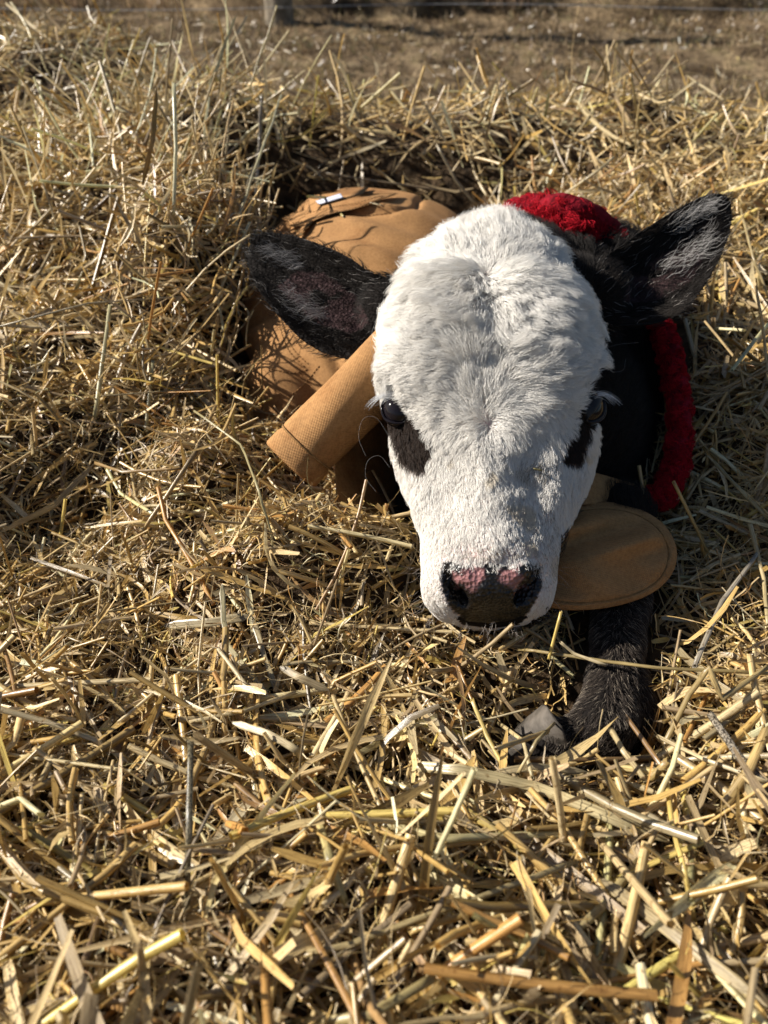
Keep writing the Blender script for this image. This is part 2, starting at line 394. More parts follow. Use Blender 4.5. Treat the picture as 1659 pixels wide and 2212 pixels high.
def sweep(Q, W, Hh, M, up, taper, twist=0.0, flat=False):
    """ribbons/tubes along paths: W half width, Hh half height per strand"""
    n, K, _ = Q.shape; T = norm(np.gradient(Q, axis=1)); 
    u0 = norm(up+R.normal(size=(n, 3))*.55); S = norm(np.cross(T, u0[:, None])); N = np.cross(S, T)
    if twist:
        tw = (R.normal(size=n)*twist)[:, None]*np.linspace(0, 1, K)[None]; c, s = np.cos(tw)[..., None], np.sin(tw)[..., None]
        S, N = S*c+N*s, N*c-S*s
    tp = taper
    if flat:
        x = np.linspace(-1, 1, M); prof = np.stack([x, (np.abs(x)**1.0)*1.0-.5], 1)
    else:
        th = np.linspace(0, 2*np.pi, M, endpoint=False)+.3; prof = np.stack([np.cos(th), np.sin(th)], 1)
    V = Q[:, :, None]+S[:, :, None]*(prof[None, None, :, 0]*W[:, None, None]*tp[:, :, None])[..., None]+N[:, :, None]*(prof[None, None, :, 1]*Hh[:, None, None]*tp[:, :, None])[..., None]
    F = grid_faces(K, M, wrap=not flat); F = (F[None]+(np.arange(n)*K*M)[:, None, None]).reshape(-1, 4)
    L = np.concatenate([np.zeros((n, 1)), np.cumsum(np.linalg.norm(np.diff(Q, axis=1), axis=-1), 1)], 1)*60
    uv = np.stack([np.broadcast_to(L[:, :, None], (n, K, M)), np.broadcast_to(np.linspace(0, 1, M)[None, None], (n, K, M))], -1)+R.uniform(0, 50, (n, 1, 1, 2))
    return V.reshape(-1, 3), F, uv.reshape(-1, 2)
KEEP = []      # (a, b, radius) capsules that loose straw stays out of
def keepout(P):
    bad = np.zeros(P.shape[:-1], bool)
    for a, b, r in KEEP:
        a, b = np.array(a), np.array(b); ab = b-a; t = np.clip(((P-a)@ab)/(ab@ab+1e-12), 0, 1)
        bad |= np.linalg.norm(P-(a+t[..., None]*ab), axis=-1) < r
    return bad
def scatter(name, n, region, len_mm, wid_mm, kind, tilt, depth, mat=None, bright=1.0, curve=.4, kink=.6, dens=None, pal=None, stand=.05):
    (x0, x1), (y0, y1) = region; m = int(n*1.0)
    x = R.uniform(x0, x1, m); y = R.uniform(y0, y1, m)
    if dens is not None: k = R.random(m) < dens(x, y); x, y = x[k], y[k]
    h = hbed(x, y); k = h > .04; x, y, h = x[k], y[k], h[k]; m = len(x); e = .012
    N = norm(np.stack([-(hbed(x+e, y)-hbed(x-e, y))/(2*e), -(hbed(x, y+e)-hbed(x, y-e))/(2*e), np.ones(m)], -1))
    # neighbours in the heap share a lean
    base = fbm(np.stack([x, y, 0*x], -1), 7, 51, 2)*3.0; az = base+R.normal(size=m)*1.1+R.integers(0, 2, m)*np.pi
    D = np.stack([np.cos(az), np.sin(az), np.zeros(m)], -1); D = norm(D-N*(D*N).sum(-1, keepdims=True))
    tl = R.normal(size=m)*rad(tilt); st = R.random(m) < stand; tl = np.where(st, R.uniform(.5, 1.35, m), tl)
    D = norm(D*np.cos(tl)[:, None]+N*np.sin(tl)[:, None])
    L = R.uniform(*len_mm, m)**1.0/1000; L *= R.uniform(.5, 1, m); W = R.uniform(*wid_mm, m)/2000
    dz = depth[0]+(depth[1]-depth[0])*R.random(m)**.6
    P = np.stack([x, y, h], -1)+N*dz[:, None]+D*(np.abs(np.sin(tl))*L*.35)[:, None]*np.sign(np.sin(tl))[:, None]
    K = {'tube': 5, 'flat': 5, 'chip': 3, 'fibre': 7}[kind]; 
    Q = strand_paths(P, D, L, K, curve, kink, N)
    bad = keepout(Q).any(1); Q, W, N, m = Q[~bad], W[~bad], N[~bad], (~bad).sum()
    one = np.ones((m, K))
    if kind == 'tube': V, F, uv = sweep(Q, W, W*R.uniform(.35, 1, m), 5, N, one*(1-.15*R.random((m, 1))*np.linspace(0, 1, K)))
    elif kind == 'flat': V, F, uv = sweep(Q, W, W*R.uniform(.05, .5, m), 3, N, one*np.stack([R.uniform(.2, .95, m), R.uniform(.8, 1.1, m), np.ones(m), R.uniform(.7, 1.1, m), R.uniform(.1, .9, m)], 1), 1.2, True)
    elif kind == 'chip': V, F, uv = sweep(Q, W, W*R.uniform(.1, .8, m), 3, N, one*np.array([.25, 1, .2])[None]*R.uniform(.6, 1.3, (m, K)), .8, True)
    else: V, F, uv = sweep(Q, W, W*.3, 2, N, one*np.linspace(1, .4, K)[None], 1.5, True)
    p = pal if pal is not None else PW
    c = PAL[R.choice(len(PAL), m, p=p)]*R.uniform(.75, 1.2, (m, 1))*bright*np.array([1.20, 1.12, .97])*np.where(R.random((m, 1)) < .18, .55, 1.0)
    return V, F, uv, np.repeat(np.clip(c, .01, .8), K*(len(V)//(m*K)), 0)
def join_scatter(name, parts, mat):
    V = np.vstack([p[0] for p in parts]); off = np.cumsum([0]+[len(p[0]) for p in parts])
    F = np.vstack([p[1]+o for p, o in zip(parts, off)])
    return mesh_np(name, V, [F], mat, None, True, np.vstack([p[3] for p in parts]), np.vstack([p[2] for p in parts]))

# ------------------------------------------------------------------ calf: head frame
SL = rad(28); P0 = at(1055, 1240, .46); HV = np.array([0, math.cos(SL), math.sin(SL)]); HW = np.array([0, -math.sin(SL), math.cos(SL)])
def uvw(P): q = np.asarray(P)-P0; return q@RT, q@HV, q@HW
def loc(u, v, w_): return P0+np.multiply.outer(u, RT)+np.multiply.outer(v, HV)+np.multiply.outer(w_, HW)
def hit(px, py, w_):      # sight line with a plane parallel to the face
    d = ray(px, py); t = ((P0-CAM)@HW+w_)/(d@HW); return CAM+d*t
ST = [  # py, left, right, front level, side level, back level
 (1352, 1030, 1085, -.046, -.052, -.062), (1343, 985, 1128, -.033, -.046, -.072), (1325, 942, 1166, -.017, -.040, -.068),
 (1298, 920, 1188, -.005, -.034, -.072), (1255, 908, 1197, .000, -.031, -.072), (1200, 909, 1199, .003, -.032, -.073),
 (1135, 908, 1212, .004, -.036, -.078), (1065, 886, 1245, .006, -.040, -.088), (1000, 864, 1266, .010, -.042, -.102),
 (940, 850, 1274, .015, -.040, -.125), (870, 842, 1276, .022, -.034, -.130), (800, 838, 1266, .029, -.028, -.130),
 (750, 836, 1264, .032, -.025, -.128), (700, 837, 1264, .032, -.024, -.122), (650, 848, 1252, .028, -.026, -.115),
 (600, 870, 1222, .017, -.032, -.105), (556, 900, 1195, .004, -.038, -.095), (528, 938, 1156, -.009, -.044, -.085),
 (510, 978, 1118, -.020, -.048, -.075), (500, 1020, 1084, -.031, -.050, -.064)]
rows = []
for py, l_, r_, wf, ws, wb in ST:
    wv = wf*.5+ws*.5
    a = uvw(hit(l_, py, ws)); b = uvw(hit(r_, py, ws)); c = uvw(hit((l_+r_)/2, py, wv if py > 600 or py < 500 else wf*.7+ws*.3))
    rows.append((c[1], a[0], b[0], wf, ws, wb))
rows = np.array(rows); rows = rows[np.argsort(rows[:, 0])]; rs = spline(rows, 110)
th = np.linspace(0, 2*np.pi, 96, endpoint=False); ct, st_ = np.cos(th), np.sin(th)
rings = []
for v, ul, ur, wf, ws, wb in rs:
    a = (ur-ul)/2; uc = (ul+ur)/2; nf = 2.05+.25*sstep(.10, .16, v)
    cx = np.sign(ct)*np.abs(ct)**(2/nf); sy = np.sign(st_)*np.abs(st_)**(2/nf)
    u = uc+a*np.where(st_ >= 0, cx, cx*(1-.22*np.abs(st_))); ww = np.where(st_ >= 0, ws+(wf-ws)*sy, ws+(ws-wb)*sy)
    rings.append(loc(u, np.full_like(u, v), ww))
head_part = loft(np.array(rings))
def hp(px, py, w_): return hit(px, py, w_)

# ears: cupped leaves; upper edge, lower edge, depths
def ear(top, bot, d_top, d_bot, cup, n=40, m=22, thick=.0055):
    T = spline([at(x, y, d) for (x, y), d in zip(top, d_top)], n); B = spline([at(x, y, d) for (x, y), d in zip(bot, d_bot)], n)
    s = np.linspace(0, 1, n)[:, None, None]; t = (1-np.cos(np.linspace(0, np.pi, m)))[None, :, None]/2
    S = T[:, None]*(1-t)+B[:, None]*t
    away = norm(S-CAM); dpt = cup*np.sin(np.pi*t)**.8*(1-s**2.2)*(.55+.45*(1-s))
    fold = .004*np.sin(3*np.pi*t)*np.sin(np.pi*s)
    S = S+away*(dpt+fold)
    back = S+away*thick
    rings = np.concatenate([S, back[:, ::-1]], 1)
    return loft(rings), S
earL_top = [(850, 600), (800, 585), (755, 556), (700, 530), (640, 510), (590, 502), (552, 506), (534, 540)]
earL_bot = [(850, 755), (800, 778), (742, 776), (690, 758), (638, 722), (588, 668), (552, 618), (534, 575)]
earL, earLs = ear(earL_top, earL_bot, [.585, .59, .60, .61, .625, .635, .64, .645], [.57, .565, .57, .58, .59, .605, .62, .635], .042)
earR_top = [(1275, 575), (1320, 545), (1375, 505), (1430, 470), (1490, 436), (1535, 418), (1568, 422), (1580, 440)]
earR_bot = [(1275, 690), (1330, 705), (1400, 702), (1455, 688), (1500, 650), (1540, 590), (1572, 520), (1583, 470)]
earR, earRs = ear(earR_top, earR_bot, [.60, .605, .61, .615, .625, .63, .635, .64], [.58, .575, .575, .58, .59, .605, .62, .635], .042)
# neck, chest, barrel, forelegs, rump in one continuous body
B = []
B.append(head_part); B.append(earL); B.append(earR)
B.append(tube([at(850, 672, .615), at(1060, 680, .64), at(1280, 640, .615)], [.028, .07, .030], n=16))       # poll and ear roots
B.append(ellipsoid(at(1200, 640, .70), (.062, .055, .055))); B.append(ellipsoid(at(1290, 830, .725), (.078, .078, .078))); B.append(ellipsoid(at(1290, 620, .735), (.060, .060, .060))); B.append(ellipsoid(at(950, 640, .69), (.036, .04, .036)))
B.append(tube([at(1055, 700, .63), at(1080, 690, .72), at(1090, 760, .82)], [.072, .095, .12], n=18))
B.append(tube([at(1060, 900, .61), at(1120, 930, .655), at(1140, 900, .80)], [.062, .105, .13], n=18))
B.append(ellipsoid((-.02, .87, .245), (.150, .25, .145)))
B.append(ellipsoid((-.06, 1.0, .20), (.15, .15, .13)))
leg_pts = [at(1330, 1120, .575), at(1340, 1240, .550), at(1338, 1330, .520), at(1330, 1430, .490), at(1318, 1510, .472), at(1298, 1575, .458), at(1245, 1605, .453), at(1195, 1605, .449), at(1160, 1610, .447)]
leg_r = [.028, .022, .0185, .0158, .0165, .0192, .0155, .0140, .011]
B.append(tube(leg_pts, leg_r, M=24, n=44))
B.append(tube([at(1338, 1470, .487), at(1345, 1560, .482), at(1330, 1635, .478)], [.018, .022, .016], n=12))     # dew-claw side of the fetlock
B.append(tube([at(1000, 1000, .64), at(960, 1130, .60), at(1010, 1230, .585)], [.05, .035, .026], n=14))         # folded far foreleg under the chest
V, F = voxel_union(B, .0021, 3)
N = vnormals(V, F)
# ---- sculpt in head coordinates
u, v, w_ = uvw(V)
def g3(c, s, p=2):
    q = uvw(c); return np.exp(-(((u-q[0])/s[0])**2+((v-q[1])/s[1])**2+((w_-q[2])/s[2])**2))
def wsurf(px, py):       # front surface level near a direction
    X_, Y_, D_ = proj(V); k = (np.hypot(X_-px, Y_-py) < 7); return V[k][np.argmin(D_[k])]
disp = np.zeros_like(V)

def skin_at(px, py):
    X_, Y_, D_ = proj(V); k = np.where((np.hypot(X_-px, Y_-py) < 10) & (D_ < .60))[0]; return at(px, py, D_[k].min())
eyeLc = skin_at(860, 884)+FW*.0068+RT*.001; eyeRc = skin_at(1266, 880)+FW*.0090+RT*.002
for ec, sgn in ((eyeLc, -1), (eyeRc, 1)):
    q = uvw(ec)
    d = V-ec; r = np.linalg.norm(d, axis=1)
    out = np.array([sgn*.80, -.05, .35]); outw = norm(out[0]*RT+out[1]*HV+out[2]*HW)
    facing = (norm(d)@outw) > 0.1
    disp += -outw*(.0050*np.exp(-(r/.017)**2)*(facing))[:, None]                                  # socket
    brow = ec+HV*.022+HW*.010+RT*sgn*.000; disp += outw*(.0055*np.exp(-(np.linalg.norm(V-brow, axis=1)/.017)**2))[:, None]
    cheek = ec-HV*.026+RT*sgn*.002-HW*.006; disp += outw*(.0022*np.exp(-(np.linalg.norm(V-cheek, axis=1)/.014)**2))[:, None]
    # tear groove running down toward the nose
    for k in range(9):
        c = ec-HV*(.014+.0045*k)-RT*sgn*(.004+.0014*k)+HW*.012
        disp += -N*(.0013*np.exp(-(np.linalg.norm(V-c, axis=1)/.0055)**2))[:, None]
V = V+disp; N = vnormals(V, F)
def carve(px, py, r_px, amt, direction=None, ell=1.0, ang=0.0):
    X_, Y_, D_ = proj(V); c, s = math.cos(ang), math.sin(ang); a = (X_-px)*c+(Y_-py)*s; b = -(X_-px)*s+(Y_-py)*c
    front = (N@FW < .15) & (D_ < .56)
    wt = np.exp(-((a/(r_px*ell))**2+(b/r_px)**2)**1.4)*front
    dr = FW*.8+np.array([0, 0, .0]) if direction is None else direction
    return dr*(amt*wt)[:, None]
# nostrils: comma-shaped, opening outward and down
disp = np.zeros_like(V)
disp += carve(984, 1288, 13, .017, norm(FW*.8+RT*.5), 2.0, rad(52)); disp += carve(966, 1250, 9, .006, norm(FW+RT*.3), 2.0, rad(80))
disp += carve(1140, 1284, 13, .017, norm(FW*.8-RT*.5), 2.0, rad(128)); disp += carve(1158, 1248, 9, .006, norm(FW-RT*.3), 2.0, rad(100))
disp += carve(1000, 1238, 17, -.0035, None, 1.5, rad(40)); disp += carve(1122, 1236, 17, -.0035, None, 1.5, rad(140))
disp += carve(1060, 1222, 12, .0012, None, 3.0, 0)
disp += carve(1062, 1290, 5, .0012, None, 5.5, rad(90))
for px_ in range(985, 1140, 10):
    disp += carve(px_, 1331-4*((px_-1060)/75)**2+2, 5, .0028)
V = V+disp; N = vnormals(V, F)
# planes of the skull: brow bosses, mid valley, nose bridge, hollows before the cheeks
u, v, w_ = uvw(V); hz = ((w_ > -.03) & (v > -.02))
def lump(px, py, su, sv, amt):
    q = uvw(hit(px, py, .01)); return HW[None]*(amt*np.exp(-((u-q[0])/su)**2-((v-q[1])/sv)**2)*hz)[:, None]
V = V+lump(945, 700, .026, .035, .0045)+lump(1165, 700, .026, .035, .0045)+lump(1055, 760, .010, .05, -.0040)+lump(1058, 1050, .012, .055, .0030)
V = V+lump(962, 1030, .013, .030, -.0040)+lump(1155, 1030, .013, .030, -.0040)+lump(900, 1080, .010, .028, .0020)+lump(1218, 1080, .010, .028, .0020)+lump(905, 830, .012, .012, .0035)+lump(1215, 830, .012, .012, .0035)
V = V+lump(955, 1180, .016, .014, .0020)+lump(1155, 1180, .016, .014, .0020)
# parting dents of the forehead whorls
X_, Y_, D_ = proj(V)
V += -HW*((.0022*np.exp(-((X_-1050)/26)**2-((Y_-600)/55)**2)+.002*np.exp(-((X_-1055)/22)**2-((Y_-920)/40)**2))*(D_ < .6)*(N@FW < 0))[:, None]
V += N*((.0011*fbm(V, 60, 77, 2))*(D_ < .6))[:, None]
N = vnormals(V, F); X_, Y_, D_ = proj(V); u, v, w_ = uvw(V)
front = (N@norm(V-CAM).T.mean(1)) < .2 if False else ((N*norm(V-CAM)).sum(1) < .25)
# ---- hide colours
nz = fbm(V, 70, 5, 3); jx = X_+nz*7; jy = Y_+fbm(V, 70, 6, 3)*7
WHITE = np.array([.70, .60, .55]); BLACK = np.array([.010, .008, .007]); BROWN = np.array([.022, .014, .010]); PINK = np.array([.46, .20, .19])
face_poly = [(1055, 440), (985, 452), (930, 485), (892, 530), (888, 575), (864, 625), (834, 690), (818, 760), (822, 850), (818, 900), (835, 960), (845, 1010), (870, 1080), (893, 1140), (896, 1230), (905, 1300), (940, 1340),
             (1000, 1362), (1110, 1362), (1170, 1330), (1212, 1290), (1212, 1160), (1250, 1100), (1280, 1040), (1300, 940), (1290, 880), (1300, 800), (1296, 720), (1270, 640), (1232, 570), (1215, 500), (1130, 450)]
patchL = [(878, 885), (901, 897), (914, 921), (932, 951), (935, 968), (928, 990), (918, 1022), (898, 1023), (874, 1010), (860, 990), (852, 956), (845, 932), (836, 921), (824, 895), (818, 870), (830, 856), (852, 838), (857, 820), (878, 842), (880, 868)]
patchR = [(1280, 792), (1264, 812), (1256, 843), (1246, 880), (1240, 911), (1222, 942), (1208, 965), (1205, 986), (1222, 1004), (1252, 1006), (1268, 966), (1272, 931), (1294, 900), (1312, 870), (1318, 830), (1300, 790)]
head = (D_ < .60) & (v > -.06)
hb = BVHTree.FromPolygons([tuple(p) for p in head_part[0]], [tuple(int(q) for q in f_) for F_ in head_part[1] for f_ in F_])
dh = np.array([(lambda r_: r_[3] if r_[3] is not None else 1.0)(hb.find_nearest(Vector(p), .03)) if h_ else 1.0 for p, h_ in zip(V, head)])
isw = in_poly(jx, jy, face_poly) & head & front & (w_ > -.075) & (dh < .0075)
nz2 = fbm(V, 190, 25, 2); isp = (in_poly(X_+nz*3+nz2*4, Y_+nz*3, patchL) | in_poly(X_+nz*3+nz2*4, Y_+nz*3, patchR)) & head
colr = np.where(isw[:, None], WHITE, BLACK)
colr = np.where(isp[:, None], BROWN, colr)
pinkhalo = np.exp(-((X_-1055)/26)**2-((Y_-600)/60)**2)+np.exp(-((X_-1055)/20)**2-((Y_-915)/30)**2)+.8*np.exp(-((X_-1060)/110)**2-((Y_-1195)/22)**2)
colr = np.where(isw[:, None] & ~isp[:, None], colr*(1-.6*pinkhalo[:, None].clip(0, 1))+np.array([.62, .36, .34])*.6*pinkhalo[:, None].clip(0, 1), colr)
nose_poly = [(962, 1212), (985, 1216), (1010, 1226), (1060, 1216), (1110, 1226), (1145, 1214), (1168, 1222), (1172, 1262), (1160, 1300), (1135, 1328), (1100, 1342), (1060, 1347), (1010, 1342), (975, 1318), (957, 1280), (952, 1240)]
nose = in_poly(X_+nz*3, Y_+nz*2, nose_poly) & head & front
colr = np.where(nose[:, None], BLACK*.6, colr)
pk = ((np.exp(-((X_-1018)/36)**2-((Y_-1246)/32)**2) > .42) | (np.exp(-((X_-1106)/34)**2-((Y_-1250)/32)**2) > .42)) & (np.abs(X_-1062+nz*5) > 14)
pw = np.maximum(np.exp(-((X_-1018)/30)**2-((Y_-1244)/27)**2), np.exp(-((X_-1106)/28)**2-((Y_-1250)/27)**2))*(1-.95*np.exp(-((X_-1062)/15)**4))
pw = sstep(.28, .62, pw+.30*fbm(V, 260, 8, 3))*nose; colr = colr*(1-pw[:, None])+pw[:, None]*np.array([.31, .145, .14])*(1+.25*fbm(V, 160, 12, 2))[:, None]
ll = in_poly(X_, Y_, [(975, 1330), (1060, 1346), (1145, 1328), (1120, 1350), (1060, 1358), (1000, 1350)]) & head & front
colr = np.where(ll[:, None], BLACK, colr)
wet = np.where(nose, .9, 0.0)
# ear linings
def ear_mask(poly): return in_poly(X_, Y_, poly) & (D_ > .55) & (D_ < .70) & front
pinkL = [(640, 585), (700, 590), (770, 640), (800, 700), (760, 720), (690, 700), (640, 660), (600, 620)]
pinkR = [(1370, 590), (1440, 545), (1500, 520), (1520, 560), (1490, 610), (1440, 640), (1380, 660), (1345, 650)]
em = (ear_mask(pinkL) | ear_mask(pinkR)) & (nz > -.75); colr = np.where(em[:, None], np.array([.045, .026, .026]), colr)
root = empty('calf', (.04, .62, .30))
tag(root, 'young black calf with a white face lying in the straw', 'calf')
calf = mesh_np('body', V, [F], M_HIDE, root, True, colr)
wa = calf.data.attributes.new('wet', 'FLOAT', 'POINT'); wa.data.foreach_set('value', wet.astype(np.float32))

# ---- eyes: ball, lids as a shell round it with an almond opening, lashes
def sphere_mesh(c_, r, M=40, S=28): return ellipsoid(c_, (r, r, r), None, M, S)
for ec, sgn in ((eyeLc, -1), (eyeRc, 1)):
    r_ = .0122; Vs, Fs = sphere_mesh(ec, r_*.985, 48, 32); mesh_np('eye', Vs, Fs, M_EYE, root)
    gz = norm(RT*sgn*(.42 if sgn < 0 else .62)-FW*.90-UP*.05); la = norm(-RT*sgn*.74-UP*.66); la = norm(la-gz*(la@gz)); sa = np.cross(gz, la)*(-sgn); sa = sa*np.sign(sa@UP)
    # parametric shell: rows from the rim of the opening outward over the ball
    th = np.linspace(0, 2*np.pi, 72, endpoint=False); rg = []
    ox = .95*np.cos(th); oy = np.where(np.sin(th) > 0, .52 if sgn < 0 else .22, .66 if sgn < 0 else .50)*np.sin(th)*(1-.25*np.abs(np.cos(th)))-.06
    for q_, rs_ in ((.0, .985), (.0, 1.05), (.03, 1.06), (.10, 1.08), (.22, 1.07), (.42, 1.03), (.68, .97), (1.0, .85)):
        ro = np.hypot(ox, oy)*(1-q_)+q_*1.25; an = np.arctan2(oy, ox); ang = np.minimum(ro, 1.45)
        d_ = np.cos(ang)[:, None]*gz+np.sin(ang)[:, None]*(np.cos(an)[:, None]*la+np.sin(an)[:, None]*sa); rg.append(ec+d_*r_*rs_)
    rg = np.array(rg); F_ = grid_faces(*rg.shape[:2]); Vl = rg.reshape(-1, 3)
    o = mesh_np('eyelid', Vl, [F_], M_LID, root)
    lowr = np.linspace(rad(195), rad(345), 30); rx_ = .95*np.cos(lowr); ry_ = .66*np.sin(lowr)*(1-.25*np.abs(np.cos(lowr)))-.06; ro_ = np.hypot(rx_, ry_); an_ = np.arctan2(ry_, rx_)
    dd_ = np.cos(ro_)[:, None]*gz+np.sin(ro_)[:, None]*(np.cos(an_)[:, None]*la+np.sin(an_)[:, None]*sa)
    Vt, Ft = tube(ec+dd_*r_*1.06, .0005+.0006*np.sin(np.linspace(0, np.pi, 30)), M=8, n=40); mesh_np('tear_line', Vt, Ft, M_EYE, root)
    n = 60 if sgn < 0 else 34; tt = R.uniform(rad(95), rad(172), n); rx = .88*np.cos(tt); ry = .46*np.sin(tt)*(1-.25*np.abs(np.cos(tt)))
    ro = np.hypot(rx, ry)+R.uniform(.05, .45, n); an = np.arctan2(ry, rx); d_ = np.cos(ro)[:, None]*gz+np.sin(ro)[:, None]*(np.cos(an)[:, None]*la+np.sin(an)[:, None]*sa)
    base = ec+d_*r_*1.05; T0 = norm(d_*.30+RT*sgn*1.0+UP*R.uniform(-.25, .45, n)[:, None])
    Q, rr = grow(base, norm(d_+UP*.5), T0, .0145, .00008, .35, 8, 0, 12, 0.06, .16)
    Q = Q-np.linspace(0, 1, 8)[None, :, None]**2*UP*.0045
    hair_obj('eyelash', Q, rr, np.full((n, 3), .74)*R.uniform(.7, 1.05, (n, 1)), M_FURW, root)

# ---- hoof: two claws, each a horn wedge with a flat sole and growth rings
def claw(a_, b_, wd, hgt, seed):
    a_, b_ = np.array(a_), np.array(b_); ax = norm(b_-a_); L_ = np.linalg.norm(b_-a_); sd = norm(np.cross(ax, [0, 0, 1.0])); upv = np.cross(sd, ax)
    th = np.linspace(0, 2*np.pi, 36, endpoint=False); rg = []
    for t in np.linspace(0, 1, 26):
        wv = wd*(1-.62*t**1.6)*(1+.006*math.sin(t*44)); hh = hgt*(1-.80*t**.95)*(1+.006*math.sin(t*44)); end = math.sqrt(max(1-((t-.86)/.14)**2, .02)) if t > .86 else 1
        cz = np.sin(th); z_ = np.where(cz > 0, cz*hh, cz*hh*.28); rg.append(a_+ax*L_*t+np.cos(th)[:, None]*sd*wv*end+upv*(z_*end-.004*t)[:, None])
    Vh, Fh = loft(np.array(rg)); Nh = norm(Vh-Vh.mean(0)); Vh = Vh+Nh*(.0009*fbm(Vh, 160, seed, 3))[:, None]
    mesh_np('hoof', Vh, Fh, M_HORN, root)
claw(at(1200, 1580, .4525), at(1078, 1636, .447), .0165, .0185, 3)
claw(at(1212, 1627, .453), at(1108, 1664, .448), .0140, .0140, 4)

# ---- fur
A1 = np.array([1050, 592.]); A2 = np.array([1055, 922.])
u1, v1, _w = uvw(hit(A1[0], A1[1], .02)); u2, v2, _w = uvw(hit(A2[0], A2[1], .01))
def coords(f, W): P = (V[F[f]]*W[..., None]).sum(1); n_ = norm((N[F[f]]*W[..., None]).sum(1)); return P, n_
def lookup(arr, f, W): return (arr[F[f]].T*W.T).sum(0) if arr.ndim == 1 else (arr[F[f]]*W[..., None]).sum(1)
def face_flow(P):
    u, v, w_ = uvw(P); r1 = np.hypot(u-u1, v-v1)+.004; r2 = np.hypot(u-u2, v-v2)+.004
    du = (u-u1)/r1**1.7+(u-u2)/r2**1.7*1.0; dv = (v-v1)/r1**1.7+(v-v2)/r2**1.7
    low = sstep(v2+.01, v2-.05, v); du = du*(1-.55*low); dv = dv-low*60
    a = np.arctan2(dv, du)+fbm(P, 30, 91, 2)*.85*(1-.65*low)+fbm(P, 110, 93, 1)*.45
    return norm(np.cos(a)[:, None]*RT+np.sin(a)[:, None]*HV-(w_ < -.02)[:, None]*HW*.25)
hairw = isw & ~isp & ~ll & (~nose | ((Y_ < 1246) & (fbm(V, 300, 3, 2) > -.2)))
ex = sum(np.exp(-(np.linalg.norm(V-(e+RT*s*.005+HW*.004-HV*.004), axis=1)/.0125)**4) for e, s in ((eyeLc, -1), (eyeRc, 1)))
seen = front.astype(float)*.9+.1
mw = hairw*(1-ex.clip(0, 1))*np.where(nose, .55*sstep(1250, 1205, Y_), 1)
f, W = sample(V, F, 140000, mw.astype(float)); P, Nn = coords(f, W)
k = lookup(hairw.astype(float), f, W) > .5; P, Nn = P[k], Nn[k]
uu, vv, ww = uvw(P); T = face_flow(P); T = norm(T-Nn*(T*Nn).sum(1, keepdims=True))
up_ = sstep(v2-.06, v2+.05, vv); L = .0055+.0095*up_+.0065*sstep(v1-.005, v1+.05, vv)
X2, Y2, D2 = proj(P); L = L*(1-.60*np.exp(-((X2-872)/62)**2-((Y2-935)/95)**2)-.5*np.exp(-((X2-1262)/50)**2-((Y2-920)/95)**2))*(1-.55*sstep(1130, 1215, Y2))
L = L*(1-.35*np.exp(-(np.hypot(uu-u1, vv-v1)/.010)**2))
lift = .38+.30*up_+.35*sstep(v1+.01, v1+.06, vv)
L = L*(1+.28*fbm(P, 160, 95, 1))*(1+.10*up_)
Q, rr = grow(P, Nn, T, L, .000105, lift*.9, 7, .45+.22*up_, 5200, .07, .22)
base_c = np.array([.84, .805, .745])*R.uniform(.80, 1.06, (len(P), 1))
grime = ((fbm(P, 45, 15, 2) > .6) & (proj(P)[1] > 980))[:, None]; base_c = np.where(grime, base_c*np.array([.86, .80, .70]), base_c)
X2, Y2, D2 = proj(P)
spots = ((np.hypot((X2-1150)/38, (Y2-1015)/26) < 1) & (R.random(len(P)) < .35)) | ((np.hypot((X2-1180)/30, (Y2-1180)/90) < 1) & (R.random(len(P)) < .12)) | ((np.hypot((X2-1060)/70, (Y2-1195)/14) < 1) & (R.random(len(P)) < .3))
base_c = np.where(spots[:, None], np.array([.20, .15, .09])*R.uniform(.5, 1.6, (len(P), 1)), base_c)
hair_obj('white_fur', Q, rr, base_c, M_FURW, root)
# black coat hair: ears, poll, neck, chest, leg
inl = em & (nz > -.2)
mb = (~isw & ~nose & ~ll).astype(float)*np.where(em, .6, 1)
mb *= np.where(D_ < .80, 1, .05)*(.08+.92*front)
legm = in_poly(X_, Y_, [(1200, 1270), (1450, 1270), (1450, 1700), (1050, 1700), (1050, 1560), (1200, 1500)]); mb *= np.where(legm, 2.4, 1)*np.where(legm & (X_ < 1182+nz*8) & (Y_ > 1500), .0, 1)
f, W = sample(V, F, 80000, mb); P, Nn = coords(f, W); k = lookup(mb, f, W) > 0; P, Nn = P[k], Nn[k]
X2, Y2, D2 = proj(P)
T = np.tile(norm(HV*.7+np.array([0, .5, 0])), (len(P), 1))
le = (X2 < 850) & (Y2 < 800) & (D2 < .70); re = (X2 > 1285) & (Y2 < 730) & (D2 < .70)
T[le] = norm(-RT*.9+UP*.18); T[re] = norm(RT*.75+UP*.55)
